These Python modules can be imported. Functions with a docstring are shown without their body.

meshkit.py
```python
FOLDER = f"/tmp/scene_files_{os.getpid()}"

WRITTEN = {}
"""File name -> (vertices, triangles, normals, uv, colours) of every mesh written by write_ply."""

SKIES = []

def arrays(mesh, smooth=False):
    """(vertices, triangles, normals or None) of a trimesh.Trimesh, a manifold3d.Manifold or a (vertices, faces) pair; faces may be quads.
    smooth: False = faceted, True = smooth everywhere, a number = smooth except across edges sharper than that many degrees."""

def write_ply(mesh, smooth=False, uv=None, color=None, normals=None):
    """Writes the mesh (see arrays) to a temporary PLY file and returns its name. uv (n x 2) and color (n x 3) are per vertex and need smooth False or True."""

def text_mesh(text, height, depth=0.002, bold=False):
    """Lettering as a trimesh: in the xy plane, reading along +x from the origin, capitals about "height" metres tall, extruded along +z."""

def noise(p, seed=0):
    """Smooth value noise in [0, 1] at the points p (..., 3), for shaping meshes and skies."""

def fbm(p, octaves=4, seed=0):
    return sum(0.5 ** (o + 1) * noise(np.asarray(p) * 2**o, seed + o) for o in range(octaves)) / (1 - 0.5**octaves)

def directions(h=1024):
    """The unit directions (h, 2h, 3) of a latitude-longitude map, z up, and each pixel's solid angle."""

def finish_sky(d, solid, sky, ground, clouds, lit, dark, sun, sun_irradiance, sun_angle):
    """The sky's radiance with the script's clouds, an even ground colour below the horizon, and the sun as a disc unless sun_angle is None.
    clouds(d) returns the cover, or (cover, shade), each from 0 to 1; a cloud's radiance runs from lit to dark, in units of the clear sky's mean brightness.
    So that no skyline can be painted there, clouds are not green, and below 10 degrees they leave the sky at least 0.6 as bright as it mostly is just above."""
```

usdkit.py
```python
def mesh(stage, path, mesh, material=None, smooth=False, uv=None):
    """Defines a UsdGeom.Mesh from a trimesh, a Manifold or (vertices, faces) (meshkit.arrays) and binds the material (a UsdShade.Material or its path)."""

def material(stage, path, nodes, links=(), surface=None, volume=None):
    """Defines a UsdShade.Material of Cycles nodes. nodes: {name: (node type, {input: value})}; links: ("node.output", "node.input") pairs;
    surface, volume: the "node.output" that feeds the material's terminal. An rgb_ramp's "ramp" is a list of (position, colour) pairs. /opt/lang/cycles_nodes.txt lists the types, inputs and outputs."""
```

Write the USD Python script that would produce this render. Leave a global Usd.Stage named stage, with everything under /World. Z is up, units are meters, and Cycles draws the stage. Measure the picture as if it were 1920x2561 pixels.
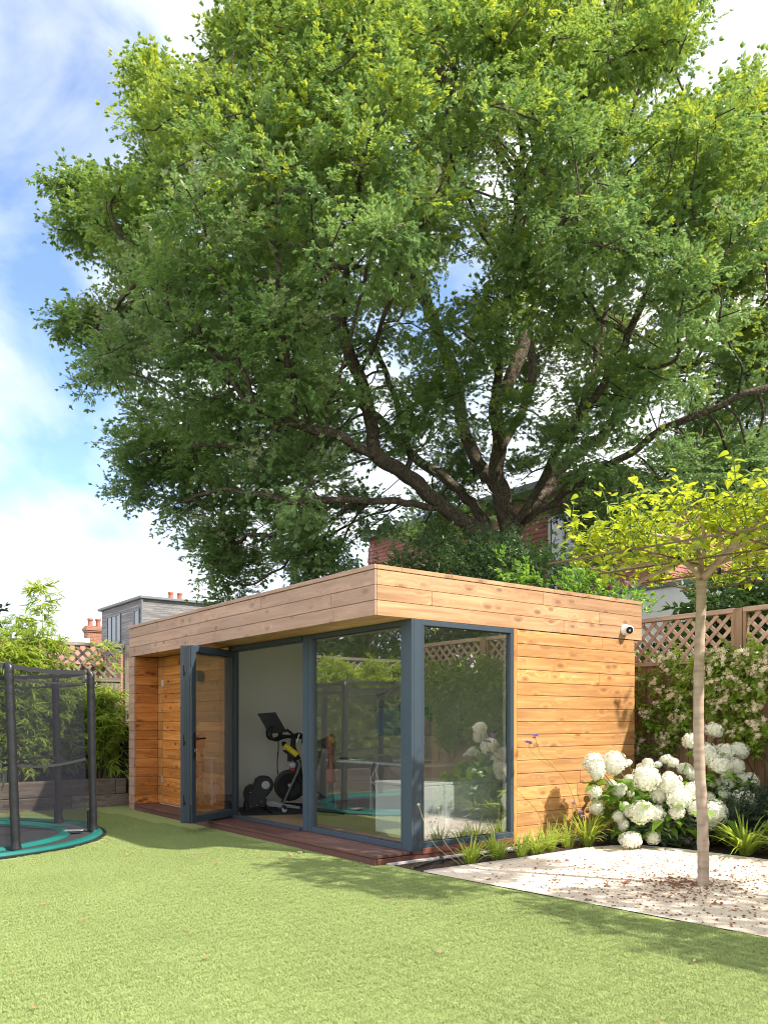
import math, random
import numpy as np
import trimesh
from scipy.spatial import cKDTree, ConvexHull
from pxr import Usd, UsdGeom, UsdLux, UsdShade, Gf, Sdf, Vt
import usdkit, meshkit

random.seed(7)
RNG = np.random.default_rng(11)
stage = Usd.Stage.CreateInMemory()
UsdGeom.SetStageUpAxis(stage, "Z")
UsdGeom.SetStageMetersPerUnit(stage, 1.0)
UsdGeom.Xform.Define(stage, "/World")
UsdGeom.Scope.Define(stage, "/World/Looks")

# ------------------------------------------------------------------ camera
# world: x runs along the sunlit side of the garden room, y along its glazed front, the corner of the roof overhang stands over the origin
FPX, HZ, CX = 2080.0, 1805.0, 960.0
EYE = np.array([-4.102, -5.543, 1.2])
FW = np.array([0.60367, 0.79723, 0.0]); RT = np.array([0.79723, -0.60367, 0.0]); UP = np.array([0, 0, 1.0])
EXPOSURE = 1.36
cam = UsdGeom.Camera.Define(stage, "/World/camera")
m = Gf.Matrix4d(*RT, 0, *UP, 0, *(-FW), 0, *EYE, 1)
cam.AddTransformOp().Set(m)
cam.CreateHorizontalApertureAttr(36.0)
cam.CreateVerticalApertureAttr(36.0 * 1024 / 767)
cam.CreateFocalLengthAttr(36.0 * FPX / 1920)
cam.CreateVerticalApertureOffsetAttr((HZ - 1280.5) / 1920 * 36.0)
cam.CreateClippingRangeAttr(Gf.Vec2f(0.05, 5000))
cam.CreateExposureAttr(EXPOSURE)

# ------------------------------------------------------------------ sky and sun
SUN = np.array([0.46, -0.84, 1.0]); SUN /= np.linalg.norm(SUN)
SUN_EL = math.asin(SUN[2]); SUN_ROT = math.atan2(SUN[0], SUN[1])
SKY_STRENGTH, SUN_INTENSITY = 0.15, 0.93
CLOUD = 4.4
BLUE_GAP = FW + RT * (150 - CX) / FPX - UP * (230 - HZ) / FPX; BLUE_GAP /= np.linalg.norm(BLUE_GAP)      # the clouds are thinnest here
sky_mat = usdkit.material(stage, "/World/Looks/sky", {
    "tc": ("texture_coordinate", {}),
    "sky": ("sky_texture", {"sky_type": "single_scattering", "sun_disc": False, "sun_elevation": SUN_EL, "sun_rotation": SUN_ROT, "altitude": 2500.0, "aerosol_density": 0.35, "ozone_density": 3.0}),
    "map": ("mapping", {"location": (-2.4, 5.2, 1.9), "rotation": (0.0, 0.0, 0.0), "scale": (1.0, 1.0, 1.25)}),
    "n1": ("noise_texture", {"scale": 4.2, "detail": 8.0, "roughness": 0.52, "distortion": 0.35}),
    "n2": ("noise_texture", {"scale": 7.5, "detail": 5.0, "roughness": 0.55}),
    "dot": ("vector_math", {"math_type": "dot_product", "vector2": tuple(BLUE_GAP)}),
    "gap": ("map_range", {"from_min": 0.80, "from_max": 1.0, "to_min": 0.11, "to_max": -0.05, "clamp": True}),
    "add": ("math", {"math_type": "add"}),
    "cover": ("rgb_ramp", {"ramp": [(0.33, (0.04,) * 3), (0.43, (0.42,) * 3), (0.52, (0.80,) * 3), (0.64, (1.0,) * 3)]}),
    "tone": ("rgb_ramp", {"ramp": [(0.30, (CLOUD * 0.62, CLOUD * 0.69, CLOUD * 0.78)), (0.60, (CLOUD, CLOUD, CLOUD))]}),
    "mix": ("mix_color", {"use_clamp": False}),
    "bg": ("background_shader", {"strength": SKY_STRENGTH}),
}, [("tc.generated", "map.vector"), ("map.vector", "n1.vector"), ("map.vector", "n2.vector"), ("tc.generated", "dot.vector1"),
    ("dot.value", "gap.value"), ("n1.fac", "add.value1"), ("gap.result", "add.value2"), ("add.value", "cover.fac"),
    ("n2.fac", "tone.fac"), ("cover.color", "mix.fac"), ("sky.color", "mix.a"), ("tone.color", "mix.b"), ("mix.result", "bg.color")], surface="bg.background")
dome = UsdLux.DomeLight.Define(stage, "/World/sky")
UsdShade.MaterialBindingAPI.Apply(dome.GetPrim()).Bind(sky_mat)
sun = UsdLux.DistantLight.Define(stage, "/World/sun")
sun.CreateNormalizeAttr(True) if hasattr(sun, "CreateNormalizeAttr") else None
UsdLux.LightAPI(sun.GetPrim()).CreateNormalizeAttr(True)
UsdLux.LightAPI(sun.GetPrim()).CreateIntensityAttr(SUN_INTENSITY)
UsdLux.LightAPI(sun.GetPrim()).CreateColorAttr(Gf.Vec3f(1.0, 0.94, 0.84))
sun.CreateAngleAttr(0.9)
zax = SUN; xax = np.cross(UP, zax); xax /= np.linalg.norm(xax); yax = np.cross(zax, xax)
sun.AddTransformOp().Set(Gf.Matrix4d(*xax, 0, *yax, 0, *zax, 0, 0, 0, 30, 1))

# ------------------------------------------------------------------ helpers
def at(u, v, Z):
    "the world point Z metres ahead of the lens on the ray of picture point (u, v) of the 1920 x 2561 photograph"
    return EYE + Z * (RT * (u - CX) / FPX + FW - UP * (v - HZ) / FPX)

def on_ground(u, v, z=0.0):
    return at(u, v, (EYE[2] - z) * FPX / (v - HZ))

used = {}
def numbered(path):
    k = used.get(path, 0); used[path] = k + 1
    return path if k == 0 else f"{path}_{k:03d}"

class Node:
    def __init__(s, path, org): s.path, s.org, s.prim = path, np.asarray(org, float), stage.GetPrimAtPath(path)

def data(prim, label=None, cat=None, group=None, kind=None):
    for k, v in (("label", label), ("category", cat), ("group", group), ("kind", kind)):
        if v: prim.SetCustomDataByKey(k, v)

def thing(name, label, cat, loc=(0, 0, 0), group=None):
    p = numbered("/World/" + name)
    x = UsdGeom.Xform.Define(stage, p); x.AddTranslateOp().Set(Gf.Vec3d(*map(float, loc)))
    data(x.GetPrim(), label, cat, group)
    return Node(p, loc)

def piece(name, parent):
    "an empty part that holds sub-parts"
    p = numbered(parent.path + "/" + name)
    UsdGeom.Xform.Define(stage, p)
    return Node(p, parent.org)

def part(name, mesh, mat, parent=None, smooth=False, label=None, cat=None, group=None, kind=None):
    if hasattr(mesh, "to_mesh") or isinstance(mesh, (tuple, list)): v, f, _ = meshkit.arrays(mesh)
    else: v, f = np.asarray(mesh.vertices), np.asarray(mesh.faces)
    p = numbered((parent.path if parent else "/World") + "/" + name)
    org = parent.org if parent else np.zeros(3)
    me = usdkit.mesh(stage, p, trimesh.Trimesh(v - org, f, process=False), mat, smooth=smooth)
    data(me.GetPrim(), label, cat, group, kind)
    return Node(p, org)

def copy_of(src, name, loc, rz, label, cat, group):
    p = numbered("/World/" + name)
    x = UsdGeom.Xform.Define(stage, p); x.AddTranslateOp().Set(Gf.Vec3d(*map(float, loc))); x.AddRotateZOp().Set(rz)
    x.GetPrim().GetReferences().AddInternalReference(src.path)
    x.GetPrim().SetInstanceable(True)
    data(x.GetPrim(), label, cat, group)
    return x

def cat_(ms): return trimesh.util.concatenate(ms)
def tm(v, f): return trimesh.Trimesh(np.asarray(v, float), np.asarray(f, int), process=False)

_s = np.array([[x, y, z] for x in (-1, 1) for y in (-1, 1) for z in (-1, 1)], float)
_cv = np.array([np.where(np.arange(3) == k, s, s * 0.8) for s in _s for k in range(3)])
_h = ConvexHull(_cv); _cf = _h.simplices.copy()
for _i, _t in enumerate(_cf):
    n_ = np.cross(_cv[_t[1]] - _cv[_t[0]], _cv[_t[2]] - _cv[_t[0]])
    if n_ @ _cv[_t].mean(0) < 0: _cf[_i] = _t[::-1]
_ck = np.array([np.arange(3) == k for s in _s for k in range(3)])
_cs = np.repeat(_s, 3, axis=0)
_bf = np.array([[0,1,3],[0,3,2],[4,6,7],[4,7,5],[0,4,5],[0,5,1],[2,3,7],[2,7,6],[0,2,6],[0,6,4],[1,5,7],[1,7,3]])

def box(lo, hi, bev=0.0):
    lo, hi = np.minimum(lo, hi).astype(float), np.maximum(lo, hi).astype(float)
    c, h = (lo + hi) / 2, (hi - lo) / 2
    if bev <= 0: return tm(c + _s * h, _bf)
    b = min(bev, h.min() * 0.45)
    return tm(c + _cs * np.where(_ck, h, h - b), _cf)

def bar(a, b, wu, wv, up=(0, 0, 1), bev=0.0):
    "a straight bar from a to b, wu wide along up x axis, wv thick along the third direction"
    a, b = np.asarray(a, float), np.asarray(b, float); d = b - a; L = np.linalg.norm(d); d /= L
    u = np.asarray(up, float); u = u - d * (u @ d); u /= np.linalg.norm(u); w = np.cross(d, u)
    m_ = box((0, -wu / 2, -wv / 2), (L, wu / 2, wv / 2), bev)
    m_.vertices = a + np.asarray(m_.vertices) @ np.array([d, u, w])
    return m_

def tube(P, R, n=8, caps=True):
    P = np.asarray(P, float); k = len(P); R = np.broadcast_to(np.asarray(R, float), (k,))
    T = np.gradient(P, axis=0); T /= np.maximum(np.linalg.norm(T, axis=1, keepdims=True), 1e-9)
    u = np.cross(T[0], [0.3, 0.2, 1.0] if abs(T[0][2]) < 0.9 else [1, 0, 0.1]); u /= np.linalg.norm(u)
    ang = np.arange(n) * 2 * np.pi / n; V = []
    for i in range(k):
        u = u - T[i] * (u @ T[i]); u /= max(np.linalg.norm(u), 1e-9); w = np.cross(T[i], u)
        V.append(P[i] + R[i] * (np.cos(ang)[:, None] * u + np.sin(ang)[:, None] * w))
    V = np.vstack(V); i, j = np.meshgrid(np.arange(k - 1), np.arange(n), indexing="ij"); j2 = (j + 1) % n
    a, b, c, d = i * n + j, i * n + j2, (i + 1) * n + j2, (i + 1) * n + j
    F = np.vstack([np.stack([a, b, c], -1).reshape(-1, 3), np.stack([a, c, d], -1).reshape(-1, 3)])
    if caps:
        V = np.vstack([V, P[:1], P[-1:]]); q = len(V)
        r = np.arange(n); r2 = (r + 1) % n
        F = np.vstack([F, np.stack([np.full(n, q - 2), r2, r], 1), np.stack([np.full(n, q - 1), (k - 1) * n + r, (k - 1) * n + r2], 1)])
    return tm(V, F)

def spline(P, n):
    "Catmull-Rom through the points, n samples"
    P = np.asarray(P, float)
    if len(P) == 2: return P[0] + np.linspace(0, 1, n)[:, None] * (P[1] - P[0])
    Q = np.vstack([2 * P[0] - P[1], P, 2 * P[-1] - P[-2]]); t = np.linspace(0, len(P) - 1 - 1e-6, n); i = t.astype(int); f = (t - i)[:, None]
    a, b, c, d = Q[i], Q[i + 1], Q[i + 2], Q[i + 3]
    return 0.5 * (2 * b + (c - a) * f + (2 * a - 5 * b + 4 * c - d) * f ** 2 + (3 * b - a - 3 * c + d) * f ** 3)

def lathe(prof, n=24, axis=2):
    m_ = trimesh.creation.revolve(np.asarray(prof, float), sections=n)
    return m_

def prism(poly, y0, y1):
    "a polygon of (a, b) points extruded from y0 to y1; comes back in (a, depth, b) coordinates"
    from shapely.geometry import Polygon
    g = trimesh.creation.extrude_polygon(Polygon(poly).buffer(0), y1 - y0, engine="earcut")
    v = np.asarray(g.vertices); g = tm(np.stack([v[:, 0], v[:, 2] + y0, v[:, 1]], 1), np.asarray(g.faces)[:, ::-1])
    return g

def moved(mesh, M=None, t=(0, 0, 0), s=1.0):
    v = np.asarray(mesh.vertices) * s
    if M is not None: v = v @ np.asarray(M)
    return tm(v + np.asarray(t), mesh.faces)

def rotz(a):
    c, s = math.cos(a), math.sin(a); return np.array([[c, s, 0], [-s, c, 0], [0, 0, 1]])

# ------------------------------------------------------------------ materials
def mat(name, nodes, links, surface): return usdkit.material(stage, "/World/Looks/" + name, nodes, links, surface=surface)

def plain(name, col, rough=0.5, metallic=0.0, var=0.12, scale=6.0, bump=0.0, bscale=40.0, coat=0.0, spec=0.5):
    nodes = {"p": ("principled_bsdf", {"roughness": rough, "metallic": metallic, "coat_weight": coat, "specular_ior_level": spec}),
             "g": ("geometry", {}), "n": ("noise_texture", {"scale": scale, "detail": 4.0}),
             "r": ("rgb_ramp", {"ramp": [(0.25, tuple(np.array(col) * (1 - var))), (0.75, tuple(np.array(col) * (1 + var)))]})}
    links = [("g.position", "n.vector"), ("n.fac", "r.fac"), ("r.color", "p.base_color")]
    if bump:
        nodes["bn"] = ("noise_texture", {"scale": bscale, "detail": 3.0}); nodes["b"] = ("bump", {"strength": bump, "distance": 0.01})
        links += [("g.position", "bn.vector"), ("bn.fac", "b.height"), ("b.normal", "p.normal")]
    return mat(name, nodes, links, "p.BSDF")

def wood(name, axis, dark, mid, light, rough=0.55, knots=0.9, grain=1.0, weather=0.0, wcol=(0.3, 0.25, 0.22), knotcol=(0.12, 0.05, 0.02), bump=0.15):
    "planks along one axis of the world: grain lines, rings round knots, a shift and a tone of its own for every plank"
    sc = {"x": (1.3, 26.0, 26.0), "y": (26.0, 1.3, 26.0), "z": (26.0, 26.0, 1.3)}[axis]
    kc = {"x": (4.2, 6.0, 9.0), "y": (6.0, 4.2, 9.0), "z": (6.0, 9.0, 4.2)}[axis]
    lc = {"x": (0.55, 3.0, 3.0), "y": (3.0, 0.55, 3.0), "z": (3.0, 3.0, 0.55)}[axis]
    nodes = {
        "g": ("geometry", {}), "oi": ("object_info", {}),
        "rx": ("math", {"math_type": "multiply", "value2": 37.0}), "ry": ("math", {"math_type": "multiply", "value2": 91.0}), "cx": ("combine_xyz", {}),
        "pos": ("vector_math", {"math_type": "add"}),
        "mk": ("mapping", {"scale": kc}), "wob": ("noise_texture", {"scale": 2.0, "detail": 2.0}),
        "vk": ("voronoi_texture", {"scale": 1.0, "feature": "f1", "randomness": 1.0}),
        "kd": ("map_range", {"from_min": 0.0, "from_max": 0.55, "to_min": 1.0, "to_max": 0.0, "clamp": True}),
        "kp": ("math", {"math_type": "power", "value2": 1.7}),
        "kmask": ("rgb_ramp", {"ramp": [(0.0, (0, 0, 0)), (0.30, (0.0,) * 3), (0.46, (0.35,) * 3), (0.62, (0.85,) * 3), (0.8, (1, 1, 1))]}),
        "mg": ("mapping", {"scale": sc}), "bend": ("vector_math", {"math_type": "multiply_add", "vector2": (1, 1, 1)}),
        "kv": ("combine_xyz", {}), "ks": ("math", {"math_type": "multiply", "value2": 2.4}),
        "ng": ("noise_texture", {"scale": 1.0, "detail": 5.0, "roughness": 0.6, "distortion": 0.3}),
        "gr": ("rgb_ramp", {"ramp": [(0.30, dark), (0.5, mid), (0.68, light)]}),
        "ml": ("mapping", {"scale": lc}), "nl": ("noise_texture", {"scale": 1.6, "detail": 3.0}),
        "lr": ("map_range", {"from_min": 0.3, "from_max": 0.7, "to_min": 0.78, "to_max": 1.2, "clamp": True}),
        "tone": ("map_range", {"from_min": 0.0, "from_max": 1.0, "to_min": 0.78, "to_max": 1.2}),
        "tm": ("math", {"math_type": "multiply"}), "cv": ("combine_xyz", {}), "mul": ("mix_color", {"blend_type": "multiply", "fac": 1.0, "use_clamp": False}),
        "km": ("mix_color", {}), "kf": ("math", {"math_type": "multiply", "value2": knots}), "kcol": ("color", {"value": knotcol}),
        "wn": ("noise_texture", {"scale": 0.9, "detail": 4.0}), "wr": ("map_range", {"from_min": 0.35, "from_max": 0.65, "to_min": weather * 0.5, "to_max": weather, "clamp": True}),
        "wc": ("color", {"value": wcol}), "wm": ("mix_color", {}),
        "b": ("bump", {"strength": bump, "distance": 0.004}), "p": ("principled_bsdf", {"roughness": rough, "specular_ior_level": 0.35}),
    }
    links = [("oi.random", "rx.value1"), ("oi.random", "ry.value1"), ("rx.value", "cx.x"), ("ry.value", "cx.y"), ("rx.value", "cx.z"),
             ("g.position", "pos.vector1"), ("cx.vector", "pos.vector2"),
             ("pos.vector", "mk.vector"), ("mk.vector", "vk.vector"), ("vk.distance", "kd.value"), ("kd.result", "kp.value1"), ("kp.value", "kmask.fac"),
             ("kp.value", "ks.value1"), ("ks.value", "kv.x"), ("ks.value", "kv.y"), ("ks.value", "kv.z"),
             ("pos.vector", "mg.vector"), ("mg.vector", "bend.vector1"), ("kv.vector", "bend.vector3"), ("bend.vector", "ng.vector"), ("ng.fac", "gr.fac"),
             ("pos.vector", "ml.vector"), ("ml.vector", "nl.vector"), ("nl.fac", "lr.value"), ("oi.random", "tone.value"), ("lr.result", "tm.value1"), ("tone.result", "tm.value2"),
             ("tm.value", "cv.x"), ("tm.value", "cv.y"), ("tm.value", "cv.z"), ("gr.color", "mul.a"), ("cv.vector", "mul.b"),
             ("kmask.color", "kf.value1"), ("kf.value", "km.fac"), ("mul.result", "km.a"), ("kcol.color", "km.b"),
             ("g.position", "wn.vector"), ("wn.fac", "wr.value"), ("wr.result", "wm.fac"), ("km.result", "wm.a"), ("wc.color", "wm.b"),
             ("wm.result", "p.base_color"), ("ng.fac", "b.height"), ("b.normal", "p.normal")]
    nodes["kcol"] = ("rgb_ramp", {"ramp": [(0.0, knotcol), (1.0, knotcol)]}); nodes["wc"] = ("rgb_ramp", {"ramp": [(0.0, wcol), (1.0, wcol)]})
    return mat(name, nodes, links, "p.BSDF")

def leafy(name, ramp, trans, tfac=0.35, rough=0.45, patch=0.9, spec=0.4, island=True):
    "leaves: a tone for each leaf and each spray, drifting in patches, with light shining through"
    nodes = {"g": ("geometry", {}), "oi": ("object_info", {}), "n": ("noise_texture", {"scale": patch, "detail": 2.0}),
             "a": ("math", {"math_type": "multiply_add", "value2": 0.45}), "b": ("math", {"math_type": "multiply_add", "value2": 0.22}),
             "c": ("math", {"math_type": "multiply_add", "value2": 0.6, "value3": -0.15}),
             "r": ("rgb_ramp", {"ramp": ramp}), "hs": ("hsv", {"hue": 0.487, "saturation": 1.05, "value": trans}),
             "p": ("principled_bsdf", {"roughness": rough, "specular_ior_level": spec}), "t": ("translucent_bsdf", {}), "m": ("mix_closure", {"fac": tfac})}
    links = [("g.position", "n.vector"), ("n.fac", "c.value1"), ("c.value", "b.value3"), ("oi.random", "b.value1"), ("b.value", "a.value3"),
             ("g.random_per_island", "a.value1"), ("a.value", "r.fac"), ("r.color", "p.base_color"), ("r.color", "hs.color"), ("hs.color", "t.color"), ("p.BSDF", "m.closure1"), ("t.BSDF", "m.closure2")]
    return mat(name, nodes, links, "m.closure")

# timber of the garden room: weathered on the fascia, fresher orange in the sheltered walls
W_FASC_X = wood("cladding_fascia_side", "x", (0.24, 0.115, 0.05), (0.36, 0.19, 0.088), (0.46, 0.27, 0.145), weather=0.25, wcol=(0.40, 0.27, 0.18), knotcol=(0.16, 0.065, 0.03))
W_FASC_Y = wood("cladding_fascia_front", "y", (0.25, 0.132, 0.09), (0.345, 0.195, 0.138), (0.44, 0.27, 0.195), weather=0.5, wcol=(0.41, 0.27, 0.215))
W_SIDE = wood("cladding_side", "x", (0.29, 0.125, 0.04), (0.44, 0.205, 0.066), (0.57, 0.31, 0.125), weather=0.2, wcol=(0.55, 0.33, 0.16), knotcol=(0.19, 0.065, 0.02))
W_BACK = wood("cladding_recess", "y", (0.34, 0.11, 0.022), (0.50, 0.18, 0.04), (0.62, 0.26, 0.075), knotcol=(0.15, 0.045, 0.015))
W_END = wood("cladding_end", "x", (0.34, 0.11, 0.022), (0.50, 0.18, 0.04), (0.62, 0.26, 0.075), knotcol=(0.15, 0.045, 0.015))
W_TRIM = wood("timber_trim", "z", (0.33, 0.14, 0.04), (0.42, 0.19, 0.055), (0.50, 0.25, 0.08), knots=0.5)
W_SOFFIT = wood("timber_soffit", "y", (0.34, 0.17, 0.07), (0.43, 0.23, 0.10), (0.50, 0.29, 0.14), knots=0.4)
DECK = wood("deck_timber", "y", (0.060, 0.022, 0.018), (0.092, 0.036, 0.029), (0.13, 0.056, 0.046), knots=0.2, rough=0.6, weather=0.25, wcol=(0.16, 0.10, 0.09))
DECK_X = wood("deck_timber_side", "x", (0.075, 0.026, 0.02), (0.115, 0.04, 0.03), (0.15, 0.06, 0.045), knots=0.2, rough=0.6)
SLEEPER = wood("sleeper_timber", "x", (0.085, 0.066, 0.055), (0.16, 0.125, 0.10), (0.24, 0.20, 0.165), knots=0.3, rough=0.85, bump=0.5)
FENCE_Z = wood("fence_boards", "z", (0.20, 0.115, 0.06), (0.27, 0.165, 0.09), (0.34, 0.22, 0.13), knots=0.3, rough=0.8, bump=0.3, weather=0.2, wcol=(0.26, 0.19, 0.14))
FENCE_Y = wood("fence_rails", "y", (0.30, 0.18, 0.12), (0.39, 0.25, 0.17), (0.46, 0.32, 0.23), knots=0.3, rough=0.8, bump=0.3, weather=0.3, wcol=(0.40, 0.29, 0.23))
OLD_Z = wood("old_fence_boards", "z", (0.10, 0.082, 0.07), (0.16, 0.135, 0.115), (0.23, 0.20, 0.175), knots=0.3, rough=0.85, bump=0.3)
OLD_X = wood("old_fence_rails", "x", (0.14, 0.115, 0.10), (0.21, 0.18, 0.155), (0.29, 0.255, 0.225), knots=0.3, rough=0.85, bump=0.3)
FLOOR_W = wood("room_floor", "y", (0.34, 0.22, 0.12), (0.45, 0.31, 0.18), (0.52, 0.37, 0.23), knots=0.1, rough=0.4)
ALU = plain("frame_paint", (0.036, 0.053, 0.074), 0.38, var=0.06, spec=0.55)
ALU_DK = plain("frame_dark", (0.03, 0.038, 0.048), 0.4, var=0.06)
BLACK = plain("black_plastic", (0.009, 0.009, 0.010), 0.45, var=0.1, spec=0.25)
BLACKG = plain("black_gloss", (0.008, 0.008, 0.009), 0.3, var=0.05, spec=0.25)
RUBBER = plain("black_rubber", (0.02, 0.02, 0.022), 0.75, var=0.15)
STEEL = plain("brushed_steel", (0.55, 0.56, 0.58), 0.3, metallic=1.0, var=0.05)
SILVER = plain("silver_paint", (0.36, 0.37, 0.39), 0.4, var=0.05)
FORKGREY = plain("fork_grey", (0.10, 0.10, 0.11), 0.4, var=0.05)
WHITE = plain("white_lacquer", (0.74, 0.75, 0.75), 0.35, var=0.02)
PLASTER = plain("plaster", (0.76, 0.73, 0.69), 0.9, var=0.02, scale=1.5)
CEIL = plain("ceiling_paint", (0.72, 0.72, 0.70), 0.9, var=0.02)
CAMWHITE = plain("white_plastic", (0.78, 0.78, 0.78), 0.3, var=0.02)
YELLOW = plain("yellow_bottle_plastic", (0.62, 0.50, 0.02), 0.35, var=0.05)
RED = plain("red_vinyl", (0.24, 0.015, 0.012), 0.4, var=0.1)
MONI = plain("monitor_back", (0.05, 0.13, 0.20), 0.35, var=0.05)
FELT = plain("dark_membrane", (0.03, 0.03, 0.03), 0.9)
CONC = plain("concrete", (0.42, 0.41, 0.39), 0.9, var=0.2, scale=12.0, bump=0.3)
TEAL = plain("teal_vinyl", (0.004, 0.115, 0.10), 0.42, var=0.12, scale=5.0, bump=0.25, bscale=9.0)
PADBLACK = plain("black_vinyl_sleeve", (0.014, 0.014, 0.017), 0.36, var=0.15, bump=0.4, bscale=16.0, spec=0.45)
MATBLACK = plain("trampoline_mat", (0.022, 0.022, 0.026), 0.8, var=0.2, scale=3.0)
HOSE = plain("black_hose", (0.015, 0.015, 0.016), 0.5)
BRICK_ORANGE = (0.46, 0.15, 0.06)

def net_mat():
    return mat("safety_net", {"t": ("transparent_bsdf", {}), "d": ("diffuse_bsdf", {"color": (0.022, 0.022, 0.028)}), "m": ("mix_closure", {"fac": 0.34})},
               [("t.BSDF", "m.closure1"), ("d.BSDF", "m.closure2")], "m.closure")
NET = net_mat()

def glass_mat(name, ior, tint, gain=1.0):
    return mat(name, {"t": ("transparent_bsdf", {"color": tint}), "gl": ("glossy_bsdf", {"color": (1, 1, 1), "roughness": 0.0}), "f": ("fresnel", {"IOR": ior}), "g": ("geometry", {}),
        "inv": ("math", {"math_type": "subtract", "value1": 1.0}), "gain": ("math", {"math_type": "multiply", "value2": gain, "use_clamp": True}), "mul": ("math", {"math_type": "multiply"}), "m": ("mix_closure", {}),
        "bn": ("noise_texture", {"scale": 1.3, "detail": 0.0}), "b": ("bump", {"strength": 0.035, "distance": 0.02})},
        [("g.backfacing", "inv.value2"), ("f.fac", "gain.value1"), ("gain.value", "mul.value1"), ("inv.value", "mul.value2"), ("mul.value", "m.fac"), ("t.BSDF", "m.closure1"), ("gl.BSDF", "m.closure2"),
         ("g.position", "bn.vector"), ("bn.fac", "b.height"), ("b.normal", "gl.normal")], "m.closure")
GLASS = glass_mat("window_glass", 2.3, (0.86, 0.885, 0.875), 2.1)       # one sheet stands for the coated double glazing
GLASS_DOOR = glass_mat("door_glass", 1.6, (0.90, 0.92, 0.92), 2.8)
GLASS_FAR = glass_mat("far_window_glass", 2.6, (0.5, 0.55, 0.6))

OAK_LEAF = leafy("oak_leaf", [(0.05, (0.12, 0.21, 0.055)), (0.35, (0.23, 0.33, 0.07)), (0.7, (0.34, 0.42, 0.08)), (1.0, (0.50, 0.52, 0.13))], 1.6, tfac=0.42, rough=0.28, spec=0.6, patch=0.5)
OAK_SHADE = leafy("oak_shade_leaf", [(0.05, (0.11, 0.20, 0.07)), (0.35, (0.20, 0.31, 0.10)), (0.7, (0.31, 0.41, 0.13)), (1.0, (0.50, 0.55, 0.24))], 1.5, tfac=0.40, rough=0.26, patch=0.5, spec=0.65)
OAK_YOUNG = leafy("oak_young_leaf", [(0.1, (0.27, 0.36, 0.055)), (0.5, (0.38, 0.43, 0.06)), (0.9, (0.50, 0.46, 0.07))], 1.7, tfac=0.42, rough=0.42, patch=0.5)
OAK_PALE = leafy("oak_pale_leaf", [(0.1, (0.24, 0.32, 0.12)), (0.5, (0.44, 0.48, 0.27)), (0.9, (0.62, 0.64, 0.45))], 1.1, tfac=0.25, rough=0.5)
MULB_LEAF = leafy("parasol_leaf", [(0.1, (0.26, 0.33, 0.035)), (0.45, (0.43, 0.46, 0.045)), (0.8, (0.56, 0.53, 0.06)), (1.0, (0.62, 0.46, 0.06))], 1.7, tfac=0.48, rough=0.42, patch=2.0)
BAMBOO_LEAF = leafy("bamboo_leaf", [(0.05, (0.16, 0.23, 0.04)), (0.35, (0.30, 0.39, 0.055)), (0.7, (0.44, 0.51, 0.075)), (1.0, (0.58, 0.59, 0.13))], 1.7, tfac=0.42, rough=0.45, patch=1.6)
JASM_LEAF = leafy("jasmine_leaf", [(0.05, (0.14, 0.24, 0.035)), (0.4, (0.26, 0.39, 0.05)), (0.75, (0.42, 0.50, 0.055)), (1.0, (0.58, 0.50, 0.07))], 1.6, tfac=0.35, rough=0.35, patch=1.6)
HYD_LEAF = leafy("hydrangea_leaf", [(0.05, (0.10, 0.21, 0.03)), (0.45, (0.21, 0.36, 0.05)), (0.9, (0.36, 0.50, 0.07))], 1.7, tfac=0.4, rough=0.45, patch=2.0)
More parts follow.
